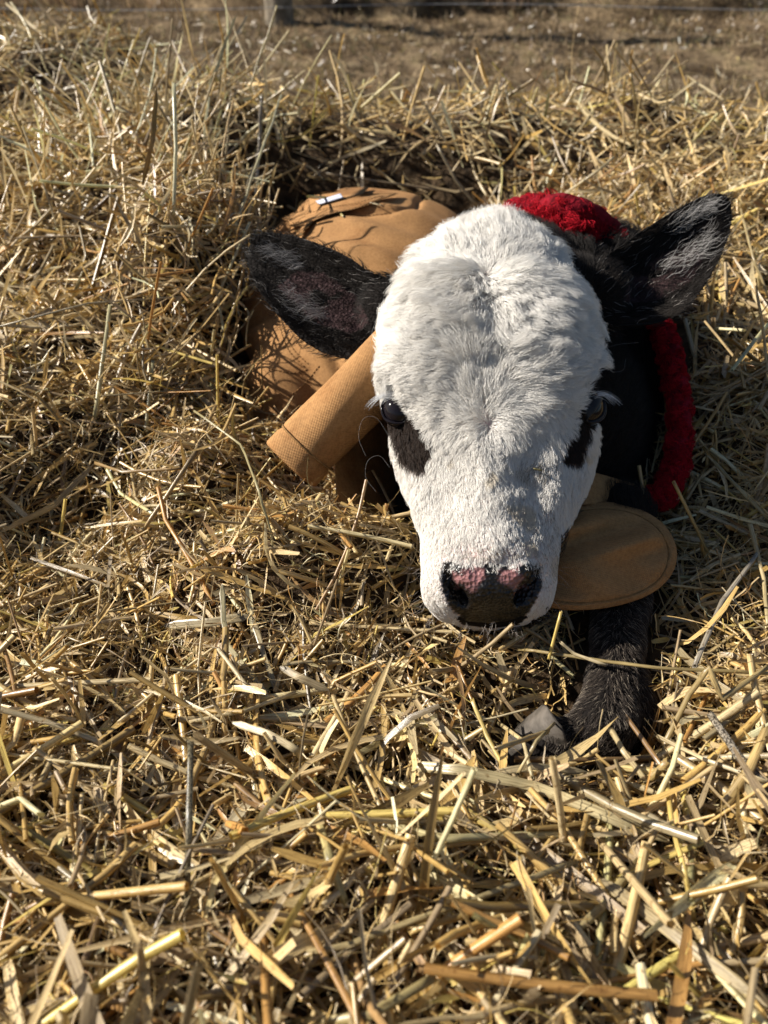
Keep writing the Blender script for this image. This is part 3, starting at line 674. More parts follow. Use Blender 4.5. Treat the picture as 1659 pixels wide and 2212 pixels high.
# lower rims fan out
T[le & (Y2 > 680)] = norm(-RT*.55-UP*.55); T[re & (Y2 > 650)] = norm(RT*.8-UP*.35)
lg = (Y2 > 1270) & (X2 > 1180); T[lg] = norm(-UP*.9-RT*.05+FW*.1)
ft = lg & (Y2 > 1560); T[ft] = norm(-RT*.7-UP*.5)
T += fbm(P, 30, 41, 2)[:, None]*.35*np.cross(Nn, T); T = norm(T-Nn*(T*Nn).sum(1, keepdims=True))
L = np.where(le | re, .0105, .011); L = np.where(lg, .0058, L)
Q, rr = grow(P, Nn, T, L, np.where(lg, .00011, .00013), np.where(lg, .28, .45), 6, .30, 3500, .04, .22)
bc = np.array([.013, .010, .008])*R.uniform(.5, 1.6, (len(P), 1)); bc[lg] = np.array([.052, .041, .033])*R.uniform(.4, 1.7, (lg.sum(), 1)); dusty = lg & (R.random(len(P)) < .10); bc[dusty] = np.array([.30, .25, .19])  # leg hair lighter to carry a lit sheen in its colour; palest hairs dusty
gy = R.random(len(P)) < np.where(le | re, .035, 0); bc[gy] = np.array([.35, .32, .29])
hair_obj('black_fur', Q, rr, bc, M_FURB, root)
# short brown patch hair
f, W = sample(V, F, 14000, isp.astype(float)*(1-(ex*1.1).clip(0, 1))); P, Nn = coords(f, W)
T = np.tile(norm(-HV), (len(P), 1)); T = norm(T-Nn*(T*Nn).sum(1, keepdims=True))
Q, rr = grow(P, Nn, T, .0062, .00012, .35, 5, .3, 1200, .05, .30)
hair_obj('brown_fur', Q, rr, np.array([.028, .018, .013])*R.uniform(.6, 1.5, (len(P), 1)), M_FURB, root)
# pale tufts inside the ears
def tuft(S, rows_, n, outd, Lr):
    nS, mS, _ = S.shape; P = []; 
    for (s0, s1, t0, t1) in rows_:
        a = (R.uniform(s0, s1, n)*(nS-1)).astype(int); b = (R.uniform(t0, t1, n)*(mS-1)).astype(int); P.append(S[a, b])
    P = np.vstack(P)+R.normal(size=(n*len(rows_), 3))*.0012; Nn = norm(CAM-P)
    T = norm(outd+R.normal(size=P.shape)*.22)
    Q, rr = grow(P-Nn*-.0004, Nn, T, Lr, .00011, .5, 7, .55, 60, .10, .2)
    hair_obj('ear_tuft', Q, rr, np.array([.42, .40, .38])*R.uniform(.6, 1.1, (len(P), 1)), M_FURW, root)
tuft(earLs, [(.52, .74, .30, .42), (.40, .62, .55, .68)], 120, -RT*.9+UP*.05, .017)
tuft(earRs, [(.45, .72, .22, .34), (.38, .70, .46, .60)], 130, RT*.85+UP*.45, .018)
# chin whiskers and a few long curly cheek hairs
P = []
for px, py, d in [(905, 1240, .50), (912, 1300, .49), (940, 1335, .485), (1000, 1352, .48), (1060, 1356, .48), (1120, 1352, .48), (1180, 1320, .485), (1200, 1240, .49)]:
    for _ in range(8): P.append(at(px+R.normal()*14, py+R.normal()*12, d))
P = np.array(P); X2, Y2, _d = proj(P); T = norm(((X2-1055)/140)[:, None]*RT*1.1-UP*np.clip((Y2-1200)/120, .1, 1.2)[:, None])
Q, rr = grow(P, norm(CAM-P), T, .012, .00006, .4, 8, 0, 9999, .06, .25)
hair_obj('whiskers', Q, rr, np.array([.55, .48, .42])*R.uniform(.5, 1.2, (len(P), 1)), M_FURW, root)
cur = []
for pts in ([(850, 960), (815, 905), (785, 905), (775, 945), (790, 985)], [(842, 1010), (820, 985), (795, 995), (790, 1030), (812, 1062)], [(1305, 770), (1318, 800), (1345, 800), (1352, 775)], [(1296, 760), (1330, 745), (1380, 740)], [(1300, 745), (1290, 790), (1270, 850)], [(1304, 750), (1300, 800), (1285, 860)], [(812, 690), (800, 740), (815, 790)], [(1512, 420), (1520, 395), (1525, 375)], [(1505, 425), (1512, 398), (1516, 385)]):
    s = spline([(x, y, .535 if y > 600 else .618) for x, y in pts], 16); cur.append([at(*q) for q in s])
hair_obj('long_hairs', np.array(cur), np.full((len(cur), 16), .00006), np.full((len(cur), 3), .22), M_FURW, root)

# ------------------------------------------------------------------ coat
coat = empty('calf_coat', (-.02, .85, .30))
tag(coat, 'brown canvas coat with red fleece lining worn by the calf', 'coat')
CB = [ellipsoid((-.012, .84, .264), (.172, .255, .164)), ellipsoid((-.06, .98, .21), (.150, .16, .155)), ellipsoid(at(1150, 770, .835), (.150, .150, .145)),
      ellipsoid((-.098, .675, .275), (.062, .09, .082))]
Vc, Fc = voxel_union(CB, .004, 6); Nc = vnormals(Vc, Fc)
Xc, Yc, Dc = proj(Vc)
wr = .0052*np.sin((Vc@norm(np.array([.55, .75, .5])))*118+2.6*fbm(Vc, 7, 61, 2))*(.25+.75*np.abs(fbm(Vc, 5, 62, 1)))+.005*fbm(Vc, 12, 63, 2)-.006*np.exp(-(fbm(Vc, 9, 64, 2)/.10)**2)
Vc = Vc+Nc*wr[:, None]
# open the neck: keep only cloth outside the neck ring
ringp = [(1095, 468, .725), (1125, 458, .715), (1165, 452, .705), (1230, 455, .685), (1300, 490, .70), (1350, 545, .695), (1395, 620, .68), (1430, 710, .655), (1458, 800, .635), (1470, 900, .62), (1465, 990, .605), (1448, 1045, .595), (1428, 1080, .585)]
shell = mesh_np('shell', Vc, [Fc], M_CANVAS, coat)
bvh = BVHTree.FromPolygons([tuple(p) for p in Vc], [tuple(int(q) for q in f_) for f_ in Fc])
def surf_shell(px, py, lift=.0015):
    d = norm(ray(px, py)); h = bvh.ray_cast(Vector(CAM), Vector(d))
    if h[0] is None: h = bvh.find_nearest(Vector(at(px, py, .80)))
    return np.array(h[0])+np.array(h[1])*lift*(1 if Vector(d).dot(h[1]) < 0 else -1)
# rim of the collar, brown outside with red pile lying inside it
rp = [at(*p) for p in ringp]
Vt, Ft = tube(rp, [.010]+[.013]*4+[.011]+[.0085]*6+[.007], M=16, n=90); Vt += norm(Vt-np.mean(rp, 0))*(.0030*fbm(Vt, 130, 71, 2))[:, None]
mesh_np('collar_lining', Vt, Ft, M_LINING, coat)
Vo, Fo = tube([p+norm(p-at(1180, 800, .64))*.004+FW*.022 for p in rp], [.008]*13, M=14, n=60); mesh_np('collar_edge', Vo, Fo, M_CANVAS, coat)
cen = at(1180, 800, .66)
# fleece pile: curly tufts over the lining
rq = spline(rp, 400); n = 42000; i = R.integers(0, 400, n); cpt = rq[i]; o_ = norm(R.normal(size=(n, 3))); P = cpt+o_*(.0120-.0045*sstep(120, 200, i))[:, None]
P += norm(cen-cpt)*R.uniform(0, .020, n)[:, None]*(.12+1.3*sstep(220, 120, i))[:, None]
Nn = norm(norm(P-cpt)+FW*-.3)
Q, rr = grow(P, Nn, norm(R.normal(size=(n, 3))), .0085-.0015*sstep(120, 200, i), .00026, 1.5, 6, .88, 650, .35, .5)
hair_obj('fleece_pile', Q, rr, np.array([.42, .012, .022])*R.uniform(.35, 1.25, (n, 1)), M_FLEECE, coat)
# back seams and panel flap
def seam(pts, name='stitching', conv=surf_shell, lift=.0004, pitch=.0038):
    p = spline([conv(x, y, lift) for x, y in spline(pts, 14)], 200); d = np.concatenate([[0], np.cumsum(np.linalg.norm(np.diff(p, axis=0), axis=1))])
    parts = []
    for s0 in np.arange(0, d[-1]-pitch, pitch):
        q = np.stack([np.interp(s0+f_*pitch*.68, d, p[:, c_]) for c_ in range(3) for f_ in (0, .33, .66, 1)]).reshape(3, 4).T
        parts.append(tube(q, np.array([.00035, .00055, .00055, .00035]), M=5, n=4, cap=False))
    Vs, Fs = merge(parts); o = mesh_np(name, Vs, Fs, M_SEAM, coat); o['kind'] = 'stuff'; return o
def patch(quad, name, mat, lift, n=24, m=10, th_=.0022):
    a, b, c, d = [np.array(q, float) for q in quad]; s = np.linspace(0, 1, n)[:, None, None]; t = np.linspace(0, 1, m)[None, :, None]
    pp = (a*(1-s)+b*s)*(1-t)+(d*(1-s)+c*s)*t; S = np.array([[surf_shell(x, y, lift) for x, y in row] for row in pp])
    for _ in range(8): S[1:-1] = (S[:-2]+2*S[1:-1]+S[2:])/4
    for _ in range(4): S[1:-1, 1:-1] = (S[:-2, 1:-1]+S[2:, 1:-1]+S[1:-1, :-2]+S[1:-1, 2:])/4
    nn = norm(S-CAM); rings = np.concatenate([S, (S+nn*th_)[:, ::-1]], 1); Vq, Fq = loft(rings); return mesh_np(name, Vq, Fq, mat, coat)
patch([(612, 478), (790, 430), (862, 428), (640, 496)], 'back_strap', M_CANVAS, .0055, 30, 8, .0045)
patch([(600, 452), (700, 424), (800, 412), (780, 430)], 'back_panel', M_CANVAS, .0045, 24, 6, .004)
patch([(690, 447), (742, 433), (748, 441), (697, 456)], 'label_patch', M_LABEL, .0085, 14, 5, .0012)
seam([(622, 486), (730, 457), (846, 431)], lift=.0062); seam([(640, 491), (745, 462), (855, 433)], lift=.0062)
seam([(612, 700), (632, 752), (672, 792)]); seam([(604, 706), (624, 758), (664, 798)]); seam([(578, 796), (630, 806), (672, 796)]); seam([(690, 790), (655, 832), (622, 858)])

# rolled front edge, left of the muzzle
ra, rb_, rm = at(862, 770, .585), at(634, 1002, .572), at(745, 882, .570)
pts = spline([ra, rm, rb_], 50); T_, A_, B_ = frames(pts); th = np.linspace(0, 2*np.pi, 40, endpoint=False)
rr0 = np.interp(np.linspace(0, 1, 50), [0, .5, .85, 1], [.027, .0255, .0255, .0262])
pr = []
for k in range(50):
    sq = 1.0; e = rr0[k]+.0011*np.sin(th*3+k*.12)+(.0010 if 42 <= k <= 43 else 0)*-1
    pr.append(pts[k]+A_[k]*(np.cos(th)*e)[:, None]+B_[k]*(np.sin(th)*e*.92)[:, None])
pr = np.array(pr)
# turned-in open mouth
inn = [pts[-1]+(pr[-1]-pts[-1])*s_-T_[-1]*dd for s_, dd in ((.97, -.002), (.90, .000), (.84, .008), (.80, .030))]
pr = np.concatenate([pr, np.array(inn)])
Vr, Fr = loft(pr); mesh_np('rolled_hem', Vr, Fr, M_CANVAS, coat)
hs = [pts[42]+A_[42]*math.cos(x)*(rr0[42]+.0003)+B_[42]*math.sin(x)*(rr0[42]*.92+.0003) for x in np.linspace(0, 2*np.pi, 40)]
Vs, Fs = tube(hs, np.full(40, .0008), M=8, n=60); mesh_np('stitching', Vs, Fs, M_SEAM, coat)

# cloth under the chin and chest: hanging sheet between the roll and the flap
def sheet(rowsp, name, n=40, m=40, th_=.004, mat=None, wrinkle=.003, seed=81):
    rws = [spline([at(*p) for p in r], n) for r in rowsp]; rws = np.array(rws)
    S = np.stack([spline(rws[:, i], m) for i in range(n)], 1)
    S = S+norm(CAM-S)*(wrinkle*fbm(S, 28, seed, 2))[..., None]; nn = norm(S-CAM)
    Vq, Fq = loft(np.concatenate([S, (S+nn*th_)[:, ::-1]], 1)); return mesh_np(name, Vq, Fq, mat or M_CANVAS, coat)
sheet([[(735, 890, .590), (780, 885, .625), (870, 885, .69), (960, 890, .72)], [(725, 980, .585), (775, 980, .615), (860, 985, .675), (960, 1000, .71)],
       [(725, 1050, .575), (780, 1060, .605), (870, 1075, .655), (980, 1100, .69)], [(730, 1120, .56), (800, 1130, .59), (890, 1160, .635), (990, 1180, .67)]], 'chest_panel')
sheet([[(1200, 1010, .56), (1280, 1020, .565), (1370, 1045, .575)], [(1195, 1050, .545), (1270, 1055, .55), (1365, 1062, .57)], [(1190, 1090, .535), (1280, 1090, .545), (1380, 1085, .57)]], 'chest_band', 24, 16)

# rounded front flap
out = spline([(1150, 1150), (1200, 1108), (1262, 1092), (1330, 1090), (1392, 1106), (1438, 1140), (1460, 1188), (1450, 1238), (1412, 1276), (1350, 1300), (1270, 1312), (1205, 1310), (1160, 1290), (1130, 1220)], 90, True)
cc = np.array([1290, 1205.])
def flap_d(x, y): t = np.clip((1210-y)/120, 0, 1); return .496-.012*((y-1200)/110)+.016*((x-1150)/300)+.010*((x-1290)/160)**2+.030*t**2
nr = 26; S = []
for k in range(nr):
    s_ = math.sin(k/(nr-1)*math.pi/2); q = cc+(out-cc)*max(s_, .02)
    rowp = np.array([at(x, y, flap_d(x, y)) for x, y in q]); e = (1-s_)
    x, y = q[:, 0], q[:, 1]
    fold = .0110*np.sin((y-1090+.35*(x-1290))/15.0+.004*(x-1300))*np.exp(-((y-1155)/42)**2)*sstep(1.0, .75, s_)+.0050*np.sin((x-.6*y)/26)*np.exp(-((y-1250)/40)**2)*sstep(1.0, .75, s_)
    groove = -.0012*math.exp(-((s_-.90)/.012)**2)+.0012*math.exp(-((s_-.955)/.03)**2)
    S.append(rowp+norm(CAM-rowp)*(fold+groove+.003*sstep(1, .8, s_))[:, None])
S = np.array(S); outdir = norm(S[-1]-S[-2])
edge = [S[-1]+outdir*a_+FW*b_ for a_, b_ in ((.0015, .0008), (.0022, .0025), (.0015, .0042), (0, .005))]
back = [S[k]+FW*(.005) for k in range(nr-2, -1, -3)]
Vf, Ff = loft(np.concatenate([S, np.array(edge), np.array(back)])); mesh_np('front_flap', Vf, Ff, M_CANVAS, coat)
idx = int((nr-1)*.70); st_pts = (S[-1]*.88+np.array([S[0].mean(0)])*.12)
q = cc+(out-cc)*.885; loopS = S[np.argmin([abs(math.sin(k/(nr-1)*math.pi/2)-.90) for k in range(nr)])]
Vs, Fs = tube(np.vstack([loopS, loopS[:1]])-FW*.0004, np.full(91, .00055), M=6, n=180, cap=False); mesh_np('stitching', Vs, Fs, M_SEAM, coat)

# ------------------------------------------------------------------ loose straw
hc_ = lambda px, py, d: at(px, py, d)
KEEP += [(at(1055, 1230, .50), at(1055, 1000, .555), .043), (at(1055, 1230, .56), at(1055, 1000, .60), .040), (at(1055, 900, .575), at(1055, 640, .62), .078), (at(560, 580, .63), at(820, 660, .60), .022), (at(600, 560, .63), at(820, 640, .60), .035),
         (at(1330, 620, .60), at(1540, 470, .62), .036), (at(1060, 900, .62), at(1150, 930, .67), .10), (at(862, 770, .585), at(645, 990, .556), .027),
         ((-.012, .70, .26), (-.012, .93, .26), .160), ((-.06, .97, .21), (-.06, 1.0, .21), .15), (at(1150, 770, .80), at(1170, 800, .78), .145), (at(1230, 1200, .50), at(1390, 1190, .505), .030),
         (at(1338, 1300, .51), at(1322, 1500, .470), .023), (at(1322, 1500, .470), at(1300, 1585, .462), .024), (at(1300, 1590, .462), at(1120, 1612, .444), .017), (at(800, 1000, .56), at(950, 1050, .57), .03), (at(1465, 800, .60), at(1440, 1060, .565), .016), ((-.098, .675, .275), (-.098, .70, .275), .066)]
KEEP.append(((-.15, 1.10, .33), (.08, 1.10, .33), .075)); KEEP.append((at(800, 980, .505), at(860, 1120, .485), .024)); KEEP.append((at(880, 1200, .45), at(1180, 1200, .45), .03))
for a, b in zip(leg_pts[:-1], leg_pts[1:]): KEEP.append((a, b, .021))
nr_ = ((-.42, .46), (-.12, .62)); mid = ((-.75, .75), (.55, 1.15)); far = ((-1.6, 1.25), (1.0, 2.5))
warm = PW*np.array([1, 1.1, 1.1, 1, .8, 1.2, 1.3, .8, 1, 1, .9, 1]); warm /= warm.sum()
P1 = [scatter('', 330, ((-.30, .32), (-.06, .27)), (55, 130), (3.2, 5.4), 'tube', 11, (.0, .009), curve=.2, kink=.4, bright=1.05, pal=warm),
      scatter('', 420, ((-.30, .32), (-.06, .29)), (40, 110), (3.2, 6.6), 'flat', 13, (.0, .008), curve=.45, kink=.5, bright=1.05),
      scatter('', 7400, nr_, (30, 110), (1.3, 3.9), 'tube', 12, (-.032, .005), curve=.25, kink=.5),
      scatter('', 8600, nr_, (20, 90), (1.1, 4.6), 'flat', 15, (-.032, .005), curve=.6, kink=.7),
      scatter('', 11000, nr_, (5, 24), (.7, 2.9), 'chip', 24, (-.022, .005), curve=.5, kink=.5),
      scatter('', 21000, nr_, (12, 60), (.3, 1.0), 'fibre', 22, (-.016, .008), curve=2.6, kink=.9)]
join_scatter('straw', P1, M_STRAW)
P2 = [scatter('', 4500, mid, (40, 130), (2.2, 5.0), 'tube', 17, (-.035, .010), curve=.3, kink=.5),
      scatter('', 7500, mid, (30, 110), (2.0, 5.5), 'flat', 18, (-.035, .010), curve=.6, kink=.7),
      scatter('', 10000, mid, (12, 45), (1.2, 4.5), 'chip', 24, (-.025, .008), curve=.5),
      scatter('', 5000, mid, (25, 80), (.5, 1.4), 'fibre', 26, (-.015, .012), curve=2.0)]
BACKLIT3 = PW*np.array([.8, 1.3, .7, 2.0, 1.2, .5, .8, 1.2, 1.4, 2.6, .8, 1]); BACKLIT3 /= BACKLIT3.sum()  # paler mix for the far heap: backlight put into the straw colours
P3 = [scatter('', 6500, far, (60, 190), (2.4, 5.2), 'tube', 20, (-.05, .020), pal=BACKLIT3, curve=.35, kink=.5),
      scatter('', 9500, far, (45, 150), (2.4, 6.0), 'flat', 21, (-.05, .020), pal=BACKLIT3, curve=.7, kink=.7),
      scatter('', 11000, far, (20, 70), (1.6, 5.0), 'chip', 26, (-.035, .015), curve=.5, pal=BACKLIT3)]
BACKLIT_PALE = np.array([.05, .2, .02, .35, .05, 0, .03, .02, .08, .2, 0, 0.]); BACKLIT_PALE /= BACKLIT_PALE.sum()  # pale upright straw, colours raised to imitate backlit glow
P4 = [scatter('', 260, ((-.24, -.125), (.56, .92)), (40, 130), (1.2, 3.4), 'tube', 22, (.0, .035), curve=.5, kink=.5, stand=.15),
      scatter('', 260, ((-.24, -.125), (.56, .92)), (30, 110), (1.2, 4.0), 'flat', 22, (.0, .035), curve=.7, kink=.5, stand=.15),
      scatter('', 150, ((-.47, -.15), (.85, 1.35)), (90, 210), (1.6, 4.0), 'tube', 40, (-.01, .03), curve=.5, kink=.5, bright=1.15, pal=BACKLIT_PALE, stand=.6),
      scatter('', 90, ((-.47, -.15), (.85, 1.35)), (70, 190), (1.6, 4.5), 'flat', 40, (-.01, .03), curve=.7, kink=.5, bright=1.15, pal=BACKLIT_PALE, stand=.6),
      scatter('', 230, ((-1.2, .85), (1.15, 2.0)), (60, 170), (1.5, 3.6), 'tube', 35, (-.01, .03), curve=.5, kink=.5, bright=1.1, stand=.5)]
join_scatter('straw', P2+P3+P4, M_STRAW)
# thin scatter trodden out over the field beyond the heap
m = 2600; x = R.uniform(-2.2, 2.2, m); y = 1.6+R.random(m)**1.6*2.4; L = R.uniform(.03, .12, m); az = R.uniform(0, 6.28, m)
D = np.stack([np.cos(az), np.sin(az), R.normal(size=m)*.12], -1); N0 = np.tile([0, 0, 1.0], (m, 1)); P = np.stack([x, y, np.maximum(hfield(x, y), hbed(x, y))+.012], -1)
Q = strand_paths(P, norm(D), L, 4, .6, .5, N0); Wd = R.uniform(.0009, .0022, m); Va, Fa, ua = sweep(Q, Wd, Wd*.4, 3, N0, np.ones((m, 4)), 1, True)
join_scatter('straw', [(Va, Fa, ua, np.repeat(PAL[R.choice(len(PAL), m, p=PW)]*.8, 12, 0))], M_STRAW)
for o in col.objects:
    if o.name.split('.')[0] == 'straw': tag(o, 'loose trampled straw heaped around the calf', 'straw', kind='stuff')

# ------------------------------------------------------------------ single stalks one can point at
def stalk(pts, wmm, colr, label, kind='tube', mat=None, nodes=(), hollow=True, split=0):
    """pts: (px, py, lift above bed) or (px, py, None, depth)"""
    p = np.array([at(q[0], q[1], q[3]) if len(q) == 4 else on_bed(q[0], q[1], q[2]) for q in pts])
    K = 4*(len(p)-1)+1; t = np.linspace(0, len(p)-1, K); i = np.minimum(t.astype(int), len(p)-2); f = (t-i)[:, None]
    q = p[i]*(1-f)+p[i+1]*f; L = np.linalg.norm(np.diff(p, axis=0), axis=1).sum()
    q[1:-1] += R.normal(size=(K-2, 3))*L*.0012; wmm = wmm*.85
    T, _, _ = frames(q); view = norm(CAM-q.mean(0)); S = norm(np.cross(T, view)); Nn = np.cross(S, T)
    hw = wmm/2000; tp = 1+.06*R.normal(size=K)
    for nd in nodes: tp += .28*np.exp(-((np.linspace(0, 1, K)-nd)/.025)**2)
    if kind == 'tube':
        M = 9; th = np.linspace(0, 2*np.pi, M, endpoint=False); hh = .62
        V = q[:, None]+(S[:, None]*np.cos(th)[None, :, None]+Nn[:, None]*(np.sin(th)*hh)[None, :, None])*(hw*tp)[:, None, None]
        jag = R.uniform(-1, 1, (M, 1))*hw*1.1; V[0] += T[0]*jag; V[-1] += T[-1]*R.uniform(-1, 1, (M, 1))*hw*1.2
        inn = V[[0, -1]]*.0; rim0 = q[0]+(V[0]-q[0])*.72; rim1 = q[-1]+(V[-1]-q[-1])*.72
        V = np.concatenate([(rim0+T[0]*hw*3)[None], rim0[None], V, rim1[None], (rim1-T[-1]*hw*3)[None]]); F = grid_faces(K+4, M)
    else:
        M = 5; x = np.linspace(-1, 1, M); prof = np.array([.25, -.12, .22, -.12, .3])*.6
        e = np.linspace(0, 1, K); tp2 = tp*np.clip(np.minimum(e*14+.25, (1-e)*9+.1), 0, 1)
        V = q[:, None]+(S[:, None]*x[None, :, None]+Nn[:, None]*prof[None, :, None])*(hw*tp2)[:, None, None]
        back = V-Nn[:, None]*.0004; V = np.concatenate([V, back[:, ::-1]], 1); M = 10; F = grid_faces(K, M)
    Kq = V.shape[0]; Ls = np.linspace(0, L*60, Kq); uv = np.stack([np.broadcast_to(Ls[:, None], (Kq, M)), np.broadcast_to(np.linspace(0, 1.6, M)[None], (Kq, M))], -1)+R.uniform(0, 50, 2)
    sh = .80+.22*vnoise(np.stack([Ls*1.7+R.uniform(0, 99), 0*Ls, 0*Ls], -1), 1.0, 5); e_ = np.linspace(0, 1, Kq); sh = sh*(1-.35*np.exp(-(np.minimum(e_, 1-e_)/.03)**2))
    for nd in nodes: sh = sh*(1-.45*np.exp(-((e_-nd)/.02)**2))
    c = np.clip(np.array(colr)[None, None]*sh[:, None, None]*np.array([1, .97, .90])*(1+.10*R.normal(size=(1, M, 1))), .01, .9).reshape(-1, 3)+np.zeros((Kq*M, 3))
    o = mesh_np('straw_stalk', V.reshape(-1, 3), [F], mat or M_STRAW, None, True, c, uv.reshape(-1, 2))
    return tag(o, label, 'straw stalk', 'large single stalks on top of the straw')
GOLD, PALE, GREY, BRN, YEL, GRN = (.60, .44, .18), (.68, .58, .38), (.44, .40, .34), (.42, .25, .10), (.74, .58, .20), (.48, .48, .24)
S_ = stalk
S_([(1075, 1560, .006), (1130, 1600, .030), (1150, 1680, .020)], 2.6, (.62, .52, .30), 'pale bent straw draped across the middle of the hoof')
S_([(403, 1992, -.004), (408, 1800, .030), (412, 1602, .055)], 3.6, (.42, .37, .24), 'upright straw stalk with a black mouldy top in the left foreground', mat=M_MOULD, nodes=(.45,))
S_([(890, 1655, .012), (990, 1662, .014), (1160, 1700, .016), (1340, 1775, .012), (1450, 1820, .004)], 6.5, (.58, .50, .30), 'widest flat straw blade running right from below the hoof', 'flat')
S_([(945, 1712, .010), (1110, 1820, .012), (1190, 1880, .008), (1262, 1960, .0)], 4.6, YEL, 'bright yellow jointed stalk slanting down right below the nose', nodes=(.42, .95))
S_([(955, 1735, .004), (1045, 1790, .006), (1110, 1822, .004)], 4.2, GOLD, 'golden stalk with a brown joint just below the bright yellow one', nodes=(.1, .6))
S_([(803, 1775, .006), (965, 1812, .012), (1100, 1805, .012), (1280, 1800, .008)], 4.4, (.62, .56, .32), 'long pale yellow stalk lying level across the lower middle', nodes=(.35,))
S_([(1020, 1512, .020), (1052, 1590, .018), (1100, 1678, .008)], 2.8, YEL, 'thin bright yellow stalk slanting just left of the hoof')
S_([(1185, 1425, .022), (1212, 1322, .040)], 2.4, YEL, 'short yellow stalk standing up left of the foreleg')
S_([(1120, 1402, .010), (1280, 1425, .030), (1420, 1442, .028), (1659, 1455, .016)], 2.6, (.48, .38, .18), 'long thin stalk crossing in front of the shin')
S_([(1212, 1388, .028), (1240, 1412, .030), (1308, 1437, .032)], 2.4, PALE, 'short pale bent straw resting on the shin')
S_([(1072, 1618, .034), (1130, 1598, .036), (1185, 1580, .034)], 3.2, (.50, .38, .19), 'brown straw lying over the front of the hoof')
S_([(1120, 1668, .020), (1160, 1600, .038), (1200, 1560, .034)], 2.2, (.60, .50, .28), 'thin tan straw lying over the back of the hoof')
S_([(1060, 1672, .010), (1150, 1655, .022), (1270, 1668, .012)], 4.5, (.50, .42, .26), 'flat tan straw covering the sole of the hoof', 'flat')
S_([(1340, 1530, .026), (1440, 1670, .012)], 3.4, BRN, 'brown stalk leaning over the fetlock from the right')
S_([(1302, 1545, .030), (1345, 1620, .022), (1400, 1692, .006)], 4.2, (.58, .48, .28), 'tan split stalk slanting across the fetlock')
S_([(1240, 1462, .012), (1168, 1398, .006)], 3.2, (.55, .50, .28), 'blunt olive stalk pointing at the shin from the left')
S_([(1640, 1190, .020), (1560, 1300, .024), (1500, 1440, .016)], 3.8, GREY, 'grey stalk sloping down left beside the coat flap')
S_([(1620, 1130, .030), (1650, 1250, .020), (1659, 1350, .012)], 3.4, (.55, .46, .26), 'tan stalk leaning against the grey one at the right edge')
S_([(1659, 1440, .020), (1560, 1510, .030), (1532, 1442, .046), (1490, 1500, .034), (1440, 1600, .014), (1430, 1660, .004)], 3.8, (.52, .40, .19), 'golden straw bent into a peak at the right edge')
S_([(1536, 1545, .020), (1600, 1640, .016), (1659, 1700, .010)], 5.2, GREY, 'wide grey speckled stalk at the right edge', mat=M_MOULD)
S_([(1420, 1590, .014), (1520, 1640, .022), (1659, 1690, .016)], 2.8, PALE, 'pale thin stalk running right from the fetlock to the frame edge')
S_([(1445, 1645, .022), (1385, 1700, .004)], 5.2, GOLD, 'short golden stalk with a bent top right of the foot')
S_([(1380, 1860, .006), (1300, 1960, .010), (1230, 2020, .004)], 5.0, (.60, .50, .26), 'golden stalk lying under the others lower right')
S_([(1440, 1690, .020), (1452, 1780, .022), (1478, 1880, .020), (1500, 1990, .004)], 3.0, YEL, 'narrow yellow stalk standing in the right foreground')
S_([(1659, 1570, .024), (1620, 1660, .016), (1560, 1745, .006)], 6.0, (.54, .40, .18), 'thick amber stalk at the right edge of the foreground')
S_([(1300, 1900, .012), (1420, 1990, .014), (1659, 2175, .010)], 6.8, (.56, .46, .27), 'broad tan blade running into the bottom right corner', 'flat')
S_([(880, 1690, .006), (900, 1760, .010), (950, 1830, .004)], 4.4, (.54, .43, .24), 'tan stalk leaning left of the yellow jointed one', nodes=(.8,))
S_([(680, 1745, .012), (715, 1860, .014), (745, 1950, .004)], 4.6, (.62, .54, .26), 'pale yellow stalk with a frayed foot in the lower middle', nodes=(.5,))
S_([(890, 2010, .014), (1060, 1960, .010), (850, 2110, .006)][:2], 3.6, GOLD, 'golden stalk rising right in the bottom middle')
S_([(660, 2060, .012), (760, 2040, .016), (900, 1985, .016), (1060, 1930, .016), (1250, 1860, .010)], 3.4, (.50, .41, .22), 'long bent stalk rising to the right across the bottom')
S_([(940, 2110, .014), (800, 2195, .012), (640, 2212, .0)], 4.5, (.60, .50, .24), 'blurred golden stalk at the bottom edge')
S_([(480, 1262, .018), (483, 1340, .020), (492, 1395, .016), (600, 1530, .006)], 4.0, (.72, .66, .42), 'shiny pale straw folded over in the left middle', 'flat')
S_([(355, 1352, .012), (450, 1345, .014), (545, 1330, .012)], 7.0, (.58, .50, .33), 'wide ribbed straw lying level behind the folded pale one', 'flat')
S_([(545, 1332, .012), (572, 1420, .010), (600, 1500, .004)], 4.2, (.52, .44, .27), 'tan strip hanging down beside the ribbed straw', 'flat')
S_([(605, 1440, .014), (650, 1465, .016), (712, 1492, .012)], 5.5, (.50, .41, .26), 'broad brown chip slanting in the centre foreground', 'flat')
S_([(410, 1560, .010), (530, 1535, .014), (640, 1495, .012)], 3.0, (.60, .50, .30), 'straight tan stalk below the brown chip')
S_([(500, 1560, .008), (580, 1585, .018), (640, 1620, .014), (655, 1645, .004)], 4.6, (.62, .53, .34), 'curved pale leaf arching in the left foreground', 'flat')
S_([(420, 888, .020), (520, 960, .032), (560, 1060, .030), (590, 1180, .010)], 2.0, (.56, .50, .28), 'thin curved stem arching left of the rolled coat edge')
S_([(0, 1150, .020), (120, 1090, .028), (205, 1000, .040)], 5.5, (.54, .42, .22), 'long tan blade rising from the left edge', 'flat')
S_([(205, 1000, .040), (265, 1020, .038), (390, 1012, .020)], 3.0, (.42, .28, .12), 'brown bent stem continuing from the tan blade')
S_([(295, 1170, .006), (420, 980, .026), (500, 800, .040)], 3.8, (.52, .38, .19), 'long brown stalk leaning toward the coat on the left', nodes=(.5,))
